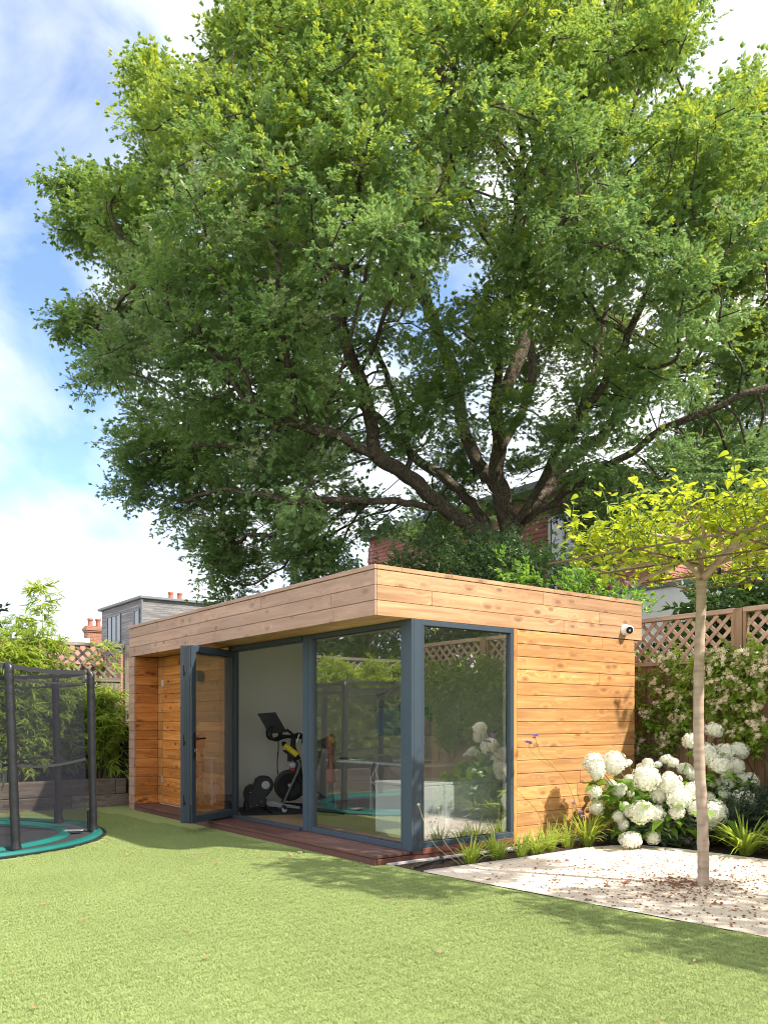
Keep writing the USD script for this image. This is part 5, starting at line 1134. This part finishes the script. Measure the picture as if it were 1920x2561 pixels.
for c, r in zip(JP, JR):
    k = int(2000 * r * r) + 12; a = rj.uniform(0, 6.283, k); rr = r * np.sqrt(rj.uniform(0, 1, k)) * 1.08
    P.append(np.c_[c[0] - rj.uniform(-0.02, 0.13, k) * (1 - 0.5 * (rr / r) ** 2), c[1] + rr * np.cos(a), c[2] + rr * np.sin(a)])
    D.append(unit(np.c_[-rj.uniform(0.2, 1.0, k), rj.normal(size=k) * 0.8, rj.normal(size=k) * 0.6 - 0.15]))
P, D = np.vstack(P), np.vstack(D); ok = (P[:, 0] < FR - 0.035) & (P[:, 2] > 0.05) & (meshkit.noise(P * 5.5, 9) > 0.30); P, D = P[ok], D[ok]
jp = [spray(OVAL, 6, 0.062, 0.03, 0.11, (0.5, 1.2), term=3, tw=0.0025) for _ in range(3)]
scatter("leaves", ja, jp, [JASM_LEAF] * 3, P, D, rj.uniform(-0.7, 0.7, len(P)), rj.uniform(0.75, 1.15, len(P)), rj.integers(0, 3, len(P)))
for k in range(34):
    i = rj.integers(len(JP)); c = JP[i]; b = np.array([FR - 0.04, c[1] + rj.normal() * 0.25, max(0.0, c[2] - rj.uniform(0.4, 1.0))])
    part("stem", tube(spline([b, (b + c) / 2 + np.array([0, rj.normal() * 0.1, 0]), c + np.array([0.02, rj.normal() * .1, 0.1])], 10), np.linspace(0.007, 0.003, 10), 5, caps=False), TWIG, ja)
def jflower():
    ms = []
    for k in range(6):
        c = rj.normal(size=3) * np.array([0.010, 0.019, 0.015]); n_ = unit(np.array([-1, rj.normal() * 0.6, rj.normal() * 0.6 + 0.2])); Fm = frame(n_, rj.uniform(0, 6)); V = [c]; F = []
        for q in range(5):
            a = q * 2 * math.pi / 5
            V += [c + 0.017 * (math.cos(a + 0.1) * Fm[1] + math.sin(a + 0.1) * Fm[2]) + Fm[0] * 0.003, c + 0.014 * (math.cos(a + 0.62) * Fm[1] + math.sin(a + 0.62) * Fm[2])]; F.append([0, len(V) - 2, len(V) - 1])
        ms.append(tm(V, F))
    return cat_(ms)
jf = [jflower() for _ in range(5)]
nf = 0
vis_ = np.nonzero((P[:, 1] > -2.2))[0]
for i in rj.permutation(vis_)[:230]: part("flower_cluster", moved(jf[i % 5], None, P[i] + np.array([-0.085, 0, 0.01]), rj.uniform(1.0, 1.55)), JPETAL, ja)
inv = np.nonzero(P[:, 1] <= -2.2)[0]
part("more_flowers", cat_([moved(jf[i % 5], None, P[i] + np.array([-0.05, 0, 0.0]), rj.uniform(0.8, 1.3)) for i in rj.permutation(inv)[:260]]), JPETAL, ja, kind="stuff")

# ------------------------------------------------------------------ bamboo
rb = np.random.default_rng(71)
bsp = [spray(BAM_OUT, 9, 0.125, 0.017, 0.13, (0.2, 0.9), fold=0.2, curl=0.25, droop=0.25, term=4, tw=0.002) for _ in range(4)]
def bamboo(x, y, label, nc, h, spread, dens, hcore, thick=0.5):
    t_ = thing("bamboo", label, "bamboo", (x, y, 0.335), "bamboo clumps in the raised bed"); P, D, cul = [], [], []
    for k in range(nc):
        a = rb.uniform(0, 6.283); hh = h[k] if k < len(h) else hcore * rb.uniform(0.7, 1.1); o = np.array([x + (rb.normal() * spread * 0.5 if k else 0.0), y + rb.normal() * 0.12, 0.33])
        lean = rb.uniform(0.05, 0.28) * (0.35 if k < len(h) else 1); dv = np.array([math.cos(a) * spread, math.sin(a) * 0.28 - 0.1, 0])
        Q = spline([o, o + UP * hh * 0.5 + dv * lean, o + UP * hh * 0.85 + dv * lean * 2.4, o + UP * hh + dv * (lean * 3.6)], 16); cul.append(tube(Q, np.linspace(0.009, 0.002, 16), 5, caps=False))
        m_ = int(dens * hh * (0.75 if k < len(h) else 1))
        t = rb.uniform(0.06, 1.0, m_) ** 0.85; pos_ = np.stack([np.interp(t, np.linspace(0, 1, 16), Q[:, j]) for j in range(3)], 1)
        az = rb.uniform(0, 6.283, m_); rr = rb.uniform(0.02, 1, m_) * (0.30 * (1.12 - t)) * thick * 2
        pos_ = pos_ + np.c_[rr * np.cos(az), rr * np.sin(az) * 0.8, rb.normal(size=m_) * 0.03]; P.append(pos_)
        D.append(unit(np.c_[np.cos(az) * 0.8, np.sin(az) * 0.8 - 0.2, rb.uniform(-0.55, 0.45, m_)]))
    for g in cul: part("culm", g, BAMBOO_CULM, t_)
    P, D = np.vstack(P), np.vstack(D)
    thin = (P[:, 0] > -0.62) & (P[:, 0] < 0.5) & (P[:, 2] > 1.7) & (rb.random(len(P)) < 0.62); P, D = P[~thin], D[~thin]
    P[:, 1] = np.minimum(P[:, 1], FL - 0.10); P[:, 2] = np.maximum(P[:, 2], 0.36)
    scatter("leaves", t_, bsp, [BAMBOO_LEAF] * 4, P, D, rb.uniform(-0.9, 0.9, len(P)), rb.uniform(0.75, 1.2, len(P)), rb.integers(0, 4, len(P)))
bamboo(-0.86, 6.62, "bamboo clump with the tallest plume above the trampoline net", 14, [2.85, 2.35, 2.2, 2.05], 0.44, 72, 1.7, 0.52)
bamboo(-1.45, 6.58, "bright yellow green bamboo clump at the left picture edge", 13, [2.1, 2.0], 0.44, 72, 1.8, 0.52)
bamboo(-0.02, 6.66, "thin airy bamboo clump right of the trampoline pole by the fence post", 9, [2.05], 0.26, 60, 1.25, 0.36)
for k, (x, lab) in enumerate(((-2.25, "bamboo clump mirrored at the left edge of the front window"), (-3.05, "bamboo clump mirrored left of the trampoline in the front window"), (-3.9, "bamboo clump mirrored behind the trampoline net in the front window"), (-4.7, "bamboo clump mirrored at the right edge of the front window"), (-5.6, "bamboo clump farthest along the raised bed beyond the picture"))):
    bamboo(x, 6.6, lab, 13, [2.0, 1.9], 0.42, 75, [1.75, 1.9, 1.7, 1.5, 1.7][k])

# ------------------------------------------------------------------ hedges and trees beyond the fences
lau = [spray(OVAL, 9, 0.10, 0.045, 0.22, (0.5, 1.2), term=3) for _ in range(2)]
rt2 = np.random.default_rng(81)
def row(p0, p1, n, z0, z1, r0, r1): return [(np.array([*(np.array(p0) * (1 - t) + np.array(p1) * t + rt2.normal(size=2) * 0.25), rt2.uniform(z0, z1)]), rt2.uniform(r0, r1)) for t in np.linspace(0, 1, n)]
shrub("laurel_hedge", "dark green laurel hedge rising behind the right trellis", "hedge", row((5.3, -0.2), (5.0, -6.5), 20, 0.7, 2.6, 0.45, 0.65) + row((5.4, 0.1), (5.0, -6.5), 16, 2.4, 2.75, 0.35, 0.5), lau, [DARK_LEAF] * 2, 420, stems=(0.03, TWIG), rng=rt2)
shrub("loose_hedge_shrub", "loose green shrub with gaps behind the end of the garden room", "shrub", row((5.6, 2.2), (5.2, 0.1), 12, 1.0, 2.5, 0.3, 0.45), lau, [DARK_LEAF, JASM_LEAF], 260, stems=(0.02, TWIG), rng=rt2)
ev = [(at(u, v, 12.6 + rt2.uniform(-0.5, 0.5)), r) for u, v, r in ((1010,1470,.45),(1060,1420,.45),(1120,1400,.5),(1180,1440,.5),(1250,1400,.45),(1300,1430,.5),(1370,1440,.45),(1420,1480,.4),(1230,1480,.5),(1130,1480,.5),(1450,1510,.35),(980,1500,.4))]
ev += [(np.array([c[0] + rt2.normal() * .2, c[1] + rt2.normal() * .2, rt2.uniform(0.6, 2.2)]), 0.6) for c, r in ev]
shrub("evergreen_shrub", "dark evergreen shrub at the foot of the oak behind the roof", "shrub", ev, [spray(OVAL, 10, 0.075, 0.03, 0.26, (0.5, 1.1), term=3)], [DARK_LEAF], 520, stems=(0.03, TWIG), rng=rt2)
sp = [(at(u, v, 11.0), r) for u, v, r in ((1270,1425,.10),(1285,1445,.13),(1310,1450,.12),(1330,1437,.09),(1253,1390,.05),(1345,1455,.07))]
shrub("sapling", "small fresh green sapling showing just above the roof edge", "sapling", sp, [spray(OVAL, 6, 0.07, 0.038, 0.12, (0.5, 1.2), term=3)], [HYD_LEAF], 800, stems=(0.012, TWIG), rng=rt2)
ys = [(at(u, v, 10.4 + rt2.uniform(-.3, .3)), r) for u, v, r in ((1425,1470,.16),(1450,1455,.2),(1480,1465,.22),(1520,1490,.24),(1560,1500,.2),(1600,1515,.18),(1440,1490,.15))]
shrub("light_green_shrub", "light green shrub between roof corner and parasol tree", "shrub", ys, [spray(OVAL, 6, 0.07, 0.036, 0.14, (0.5, 1.2), term=3)], [HYD_LEAF], 520, stems=(0.012, TWIG), rng=rt2)
lt = [(at(u, v, 13.5), r) for u, v, r in ((-110,1540,.6),(-52,1505,.22),(-45,1575,.26),(-20,1590,.18),(-170,1450,.7),(-160,1650,.9))]
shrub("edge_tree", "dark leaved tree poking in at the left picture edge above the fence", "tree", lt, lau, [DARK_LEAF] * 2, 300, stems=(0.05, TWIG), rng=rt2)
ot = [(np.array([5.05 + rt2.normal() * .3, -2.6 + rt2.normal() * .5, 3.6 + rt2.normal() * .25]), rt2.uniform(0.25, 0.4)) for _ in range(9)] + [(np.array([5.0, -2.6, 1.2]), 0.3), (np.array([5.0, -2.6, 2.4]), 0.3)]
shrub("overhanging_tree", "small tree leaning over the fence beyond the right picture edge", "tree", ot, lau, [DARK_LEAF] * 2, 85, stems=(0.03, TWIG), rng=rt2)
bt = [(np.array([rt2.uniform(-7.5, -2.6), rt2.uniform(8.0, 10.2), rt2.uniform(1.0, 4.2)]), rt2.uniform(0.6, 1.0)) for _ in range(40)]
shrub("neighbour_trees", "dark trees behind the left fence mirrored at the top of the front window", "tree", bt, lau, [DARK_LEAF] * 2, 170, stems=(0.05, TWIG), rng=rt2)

# ------------------------------------------------------------------ houses
rq = np.random.default_rng(91)
TILE = mat("hung_tile", {"g": ("geometry", {}), "n": ("noise_texture", {"scale": 1.5, "detail": 3.0}), "m": ("math", {"math_type": "multiply_add", "value2": 0.5}), "r": ("rgb_ramp", {"ramp": [(0.2, (0.26, 0.085, 0.07)), (0.6, (0.40, 0.14, 0.115)), (1.0, (0.48, 0.21, 0.165))]}), "p": ("principled_bsdf", {"roughness": 0.8})},
    [("g.position", "n.vector"), ("g.random_per_island", "m.value1"), ("n.fac", "m.value3"), ("m.value", "r.fac"), ("r.color", "p.base_color")], "p.BSDF")
def brickmat(name, c1, c2, mortar, axis):
    vec = {"x": ("g.y", "g.z"), "y": ("g.x", "g.z")}
    return mat(name, {"g": ("geometry", {}), "s": ("separate_xyz", {}), "c": ("combine_xyz", {}), "add": ("math", {"math_type": "add"}), "b": ("brick_texture", {"color1": c1, "color2": c2, "mortar": mortar, "scale": 1.0, "brick_width": 0.225, "row_height": 0.075, "mortar_size": 0.008}),
        "bp": ("bump", {"strength": 0.5, "distance": 0.01, "invert": True}), "p": ("principled_bsdf", {"roughness": 0.85})},
        [("g.position", "s.vector"), ("s.x", "add.value1"), ("s.y", "add.value2"), ("add.value", "c.x"), ("s.z", "c.y"), ("c.vector", "b.vector"), ("b.color", "p.base_color"), ("b.fac", "bp.height"), ("bp.normal", "p.normal")], "p.BSDF")
BRICK = brickmat("orange_brick", (0.36, 0.14, 0.07), (0.27, 0.10, 0.055), (0.34, 0.28, 0.23), "y")
POT = plain("terracotta_pot", (0.38, 0.13, 0.075), 0.7, var=0.2)
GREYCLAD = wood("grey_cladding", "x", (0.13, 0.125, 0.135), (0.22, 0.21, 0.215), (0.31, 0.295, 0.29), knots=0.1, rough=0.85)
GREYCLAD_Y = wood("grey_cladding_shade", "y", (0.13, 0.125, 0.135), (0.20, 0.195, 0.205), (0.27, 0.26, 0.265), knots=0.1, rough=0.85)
LEAD = plain("lead_grey", (0.16, 0.17, 0.19), 0.6, var=0.1)
RENDER = plain("white_render", (0.72, 0.70, 0.67), 0.9, var=0.04)
WFRAME = plain("white_window_frame", (0.75, 0.76, 0.77), 0.4, var=0.03)
def window_x(parent, x, y0, y1, z0, z1, frame_mat, bars=1, out=-1):
    w = piece("window", parent); t = 0.07
    def B(a, b, c, d, e=0.0): return box((x + out * (0.05 + e), a, c), (x + out * 0.001, b, d), 0.004)
    part("frame", cat_([B(y0, y1, z0, z0 + t), B(y0, y1, z1 - t, z1), B(y0, y0 + t, z0 + t, z1 - t), B(y1 - t, y1, z0 + t, z1 - t)]), frame_mat, w)
    for k in range(bars):
        c = y0 + (y1 - y0) * (k + 1) / (bars + 1); part("glazing_bar", B(c - t / 2, c + t / 2, z0 + t, z1 - t), frame_mat, w)
    part("pane", box((x + out * 0.025, y0 + t, z0 + t), (x + out * 0.012, y1 - t, z1 - t)), GLASS_FAR, w)
    part("sill", box((x + out * 0.12, y0 - 0.06, z0 - 0.05), (x + out * 0.002, y1 + 0.06, z0 - 0.002), 0.004), frame_mat, w)
def chimney(parent, c, w, d, z0, z1, pots, lead=False):
    part("stack", cat_([box((c[0], c[1], z0), (c[0] + w, c[1] + d, z1 - 0.32))]), BRICK, parent)
    part("corbel", cat_([box((c[0] - 0.05, c[1] - 0.05, z1 - 0.32), (c[0] + w + 0.05, c[1] + d + 0.05, z1 - 0.24)), box((c[0] - 0.09, c[1] - 0.09, z1 - 0.239), (c[0] + w + 0.09, c[1] + d + 0.09, z1 - 0.10)), box((c[0] - 0.02, c[1] - 0.02, z1 - 0.099), (c[0] + w + 0.02, c[1] + d + 0.02, z1))]), BRICK, parent)
    for px_, py__ in pots: part("chimney_pot", moved(lathe([(0, z1), (0.15, z1), (0.125, z1 + 0.1), (0.12, z1 + 0.3), (0.155, z1 + 0.33), (0.15, z1 + 0.42), (0.10, z1 + 0.42), (0.10, z1 + 0.2), (0, z1 + 0.2)], 16), None, (px_, py__, 0)), POT, parent, smooth=30)
dh = thing("loft_house", "far house with a grey timber clad loft box and dark flat roof", "house", (13, 34, 0))
X0, Y0, X1, Y1, ZT, ZL = 10.05, 31.4, 17.0, 36.95, 6.82, 4.55
part("brick_body", box((8.9, Y0 - 0.4, -0.05), (18.5, 38.5, ZL - 0.35)), BRICK, dh)
rows = 22
for k in range(rows):
    z0, z1 = ZL + (ZT - ZL) * k / rows, ZL + (ZT - ZL) * (k + 1) / rows - 0.008
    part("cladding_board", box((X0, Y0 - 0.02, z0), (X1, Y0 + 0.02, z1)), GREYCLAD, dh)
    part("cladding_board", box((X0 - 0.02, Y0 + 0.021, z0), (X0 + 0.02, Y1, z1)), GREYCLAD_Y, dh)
part("loft_core", box((X0 + 0.021, Y0 + 0.021, ZL - 0.3), (X1, Y1, ZT - 0.01)), LEAD, dh)
part("flat_roof", box((X0 - 0.18, Y0 - 0.16, ZT), (X1 + 0.1, Y1 + 0.2, ZT + 0.13), 0.02), LEAD, dh)
part("corner_pipe", tube([(X0 - 0.06, Y0 - 0.05, ZL - 0.2), (X0 - 0.06, Y0 - 0.05, ZT - 0.02)], 0.05, 8), LEAD, dh)
window_x(dh, X0 - 0.021, 34.14, 36.07, 5.05, 6.44, LEAD, 2); window_x(dh, X0 - 0.021, 31.7, 32.4, 5.35, 6.40, LEAD, 0)
part("lower_roof", bar((8.6, 33.2, 4.2), (8.6, 38.0, 4.2), 1.6, 0.12, up=(0.8, 0, 0.6)), TILE, dh)
part("white_parapet", box((4.6, 31.5, 4.60), (7.7, 31.8, 4.86)), RENDER, dh)
chimney(dh, (13.2, 36.0), 1.1, 0.6, 6.5, 7.62, [(13.45, 36.3), (13.95, 36.3)])
ch = thing("terrace_house", "brick house behind the bamboo with an orange chimney of three pots", "house", (8.9, 34.6, 0))
part("wall", box((4.5, 33.4, -0.05), (8.85, 40, 4.05)), BRICK, ch)
part("roof", cat_([bar((4.4, 33.6, 4.3), (8.88, 33.6, 4.3), 1.7, 0.12, up=(0, 0.75, 0.6))]), TILE, ch)
chimney(ch, (9.96, 39.0), 1.4, 0.6, 3.0, 6.28, [(10.2, 39.3), (10.62, 39.3), (11.05, 39.3)])

rh_ = thing("tile_hung_house", "large house hung with dark red tiles half hidden behind the oak", "house", (13.5, 10, 0))
HX, HY0, HY1, HZ0, HZ1 = 10.5, 5.9, 14.4, 2.9, 6.6
part("wall_core", box((HX + 0.05, HY0 + 0.05, -0.05), (20, HY1, HZ1)), RENDER, rh_)
tv, tf = [], []
def tile(p, du, dn, w):
    # a hung tile: top edge tucked in, bottom edge proud
    p, du, dn = map(np.asarray, (p, du, dn)); b = len(tv)
    h = 0.125
    tv.extend([p + dn * 0.030, p + du * w + dn * 0.030, p + du * w + UP * h + dn * 0.008, p + UP * h + dn * 0.008, p + dn * 0.012, p + du * w + dn * 0.012]); tf.extend([[b, b + 1, b + 2], [b, b + 2, b + 3], [b + 4, b + 5, b + 1], [b + 4, b + 1, b]])
zz = HZ0
while zz < HZ1 - 0.05:
    o = rq.uniform(0, 0.17)
    for y in np.arange(HY0 - 0.03 + (o - 0.17), HY1, 0.17): tile((HX, y + 0.168, zz + rq.normal() * 0.002), (0, -1, 0), (-1, 0, 0), 0.164)
    for x in np.arange(HX - 0.02 + (o - 0.17) * 0, 17.5, 0.17): tile((x, HY0, zz + rq.normal() * 0.002), (1, 0, 0), (0, -1, 0), 0.164)
    zz += 0.108
part("hung_tiles", tm(tv, tf), TILE, rh_, kind="stuff")
part("eaves", box((HX - 0.25, HY0 - 0.25, HZ1 - 0.02), (20, HY1 + 0.2, HZ1 + 0.14)), LEAD, rh_)
rfv = np.array([(HX - 0.2, HY0 - 0.2, HZ1 + 0.14), (20, HY0 - 0.2, HZ1 + 0.14), (20, HY1 + 0.2, HZ1 + 0.14), (HX - 0.2, HY1 + 0.2, HZ1 + 0.14), (14.5, 9, HZ1 + 1.7), (18, 9, HZ1 + 1.7)])
part("roof", tm(rfv, [[0, 1, 5], [0, 5, 4], [1, 2, 5], [2, 3, 4], [2, 4, 5], [3, 0, 4]]), TILE, rh_)
for y0, y1, z0, z1, b in ((12.9, 13.9, 3.9, 5.5, 1), (11.2, 11.9, 3.6, 5.3, 0), (8.9, 10.1, 4.5, 5.9, 1), (6.5, 7.4, 4.2, 5.9, 1)): window_x(rh_, HX - 0.031, y0, y1, z0, z1, WFRAME, b)
part("downpipe", tube([(HX - 0.09, HY0 - 0.09, 0), (HX - 0.09, HY0 - 0.09, HZ1 - 0.1)], 0.05, 8), BLACK, rh_)
part("verge_flashing", bar((12.1, HY0 - 0.04, 4.9), (13.5, HY0 - 0.04, 6.5), 0.02, 0.16, up=(0, 1, 0)), LEAD, rh_)
part("string_course", box((HX - 0.08, HY0, 2.75), (HX + 0.04, HY1, 2.9)), LEAD, rh_)
ex = thing("rendered_extension", "white rendered low building behind the right hand trellis", "house", (11, 2.5, 0))
part("wall", box((8.6, 0.6, -0.05), (13.5, 5.2, 3.55)), RENDER, ex)
part("parapet", box((8.54, 0.54, 3.551), (13.5, 5.2, 3.63), 0.01), LEAD, ex)
part("downpipe", tube([(8.54, 4.4, 0), (8.54, 4.4, 3.5)], 0.045, 8), BLACK, ex)

# ------------------------------------------------------------------ turf blades and litter
rs = np.random.default_rng(101)
def turf_patch(nb, s):
    ms_v, ms_f = [], []
    a = rs.uniform(0, 6.283, nb); x, y = rs.uniform(-s / 2, s / 2, (2, nb)); L = rs.uniform(0.008, 0.016, nb); lean = rs.uniform(0.35, 1.15, nb); w = rs.uniform(0.0010, 0.0017, nb)
    for i in range(nb):
        d = np.array([math.cos(a[i]), math.sin(a[i]), 0]); sd = np.array([-d[1], d[0], 0]); o = np.array([x[i], y[i], -0.001])
        m1 = o + d * L[i] * 0.5 * math.sin(lean[i] * 0.7) + UP * L[i] * 0.55 * math.cos(lean[i] * 0.7); tp_ = o + d * L[i] * math.sin(lean[i]) + UP * L[i] * math.cos(lean[i]); b = len(ms_v)
        ms_v += [o - sd * w[i], o + sd * w[i], m1 + sd * w[i], m1 - sd * w[i], tp_]; ms_f += [[b, b + 1, b + 2], [b, b + 2, b + 3], [b + 3, b + 2, b + 4]]
    return tm(ms_v, ms_f)
SZ = 0.10
tpatch = [turf_patch(640, SZ * 1.3) for _ in range(5)]
gx, gy = np.meshgrid(np.arange(-6.2, 0.6, SZ), np.arange(-4.6, 6.1, SZ)); q = np.c_[gx.ravel(), gy.ravel()]; q = q + rs.uniform(-0.02, 0.02, q.shape)
rel = np.c_[q, np.zeros(len(q))] - EYE; zc = rel @ FW; uu = CX + FPX * (rel @ RT) / np.maximum(zc, 0.1); vv = HZ + FPX * 1.2 / np.maximum(zc, 0.1)
keep = (zc > 3.0) & (uu > -70) & (uu < 1990) & (q[:, 0] < TL(q[:, 1]) - 0.045) & (np.hypot(*(q - TC).T) > 1.735) & ~((q[:, 1] > -0.06) & (q[:, 0] > -0.05)) & (q[:, 1] < 6.07)
q = q[keep]; aa = rs.integers(0, 4, len(q)) * (math.pi / 2)
scatter("turf_blades", None, tpatch, [TURF_BLADE] * 5, np.c_[q, np.zeros(len(q))], np.c_[np.cos(aa), np.sin(aa), 0 * aa], 0 * aa, rs.uniform(0.85, 1.15, len(q)), rs.integers(0, 5, len(q)), label="short dense green artificial turf covering the lawn", top="turf")
def litter(n, fn, lo, hi):
    ms = []
    for k in range(n):
        x, y, z = fn(); s = rs.uniform(lo, hi); a = rs.uniform(0, 6.283); c, s_ = math.cos(a), math.sin(a); e = rs.uniform(0.35, 0.9)
        V = np.array([(-1, 0, 0), (-.2, -e, .25), (1, 0, .1), (.2, e, .3), (0, 0, .55)]) * s; V = V @ np.array([[c, s_, 0], [-s_, c, 0], [0, 0, 1]]) + np.array([x, y, z])
        ms.append(tm(V, [[0, 1, 4], [1, 2, 4], [2, 3, 4], [3, 0, 4]]))
    return cat_(ms)
def on_gravel():
    while True:
        if rs.random() < 0.75: r_, a = abs(rs.normal()) * 0.9 + 0.05, rs.uniform(0, 6.283); x, y = MC[0] + r_ * math.cos(a) * 1.0 - 0.05, MC[1] + r_ * math.sin(a) * 0.9 + 0.1
        else: x, y = rs.uniform(0.3, 2.8), rs.uniform(-5, -0.5)
        if x > TL(y) + 0.03 and x < 2.78 and y < -0.52: return x, y, 0.007
part("seed_litter", litter(1900, on_gravel, 0.006, 0.016), LITTER, None, kind="stuff", label="brown seeds and yellow leaves scattered on the pale gravel", cat="litter")
part("seed_litter", litter(50, on_gravel, 0.018, 0.035), LITTER, None, kind="stuff", label="larger fallen leaves lying around the parasol trunk on gravel", cat="litter")
def on_turf():
    while True:
        if rs.random() < 0.6: x, y = rs.uniform(-1.6, 0.0), rs.uniform(0, 6.0)
        else: x, y = rs.uniform(-4.5, 0.2), rs.uniform(-4, 3)
        if x < TL(y) - 0.05 and math.hypot(x - TC[0], y - TC[1]) > 1.75 and not (y > 0 and x > -0.03): return x, y, 0.018
part("leaf_litter", litter(130, on_turf, 0.010, 0.028), PALE_LITTER, None, kind="stuff", label="pale dry leaf scraps scattered over the artificial turf", cat="litter")
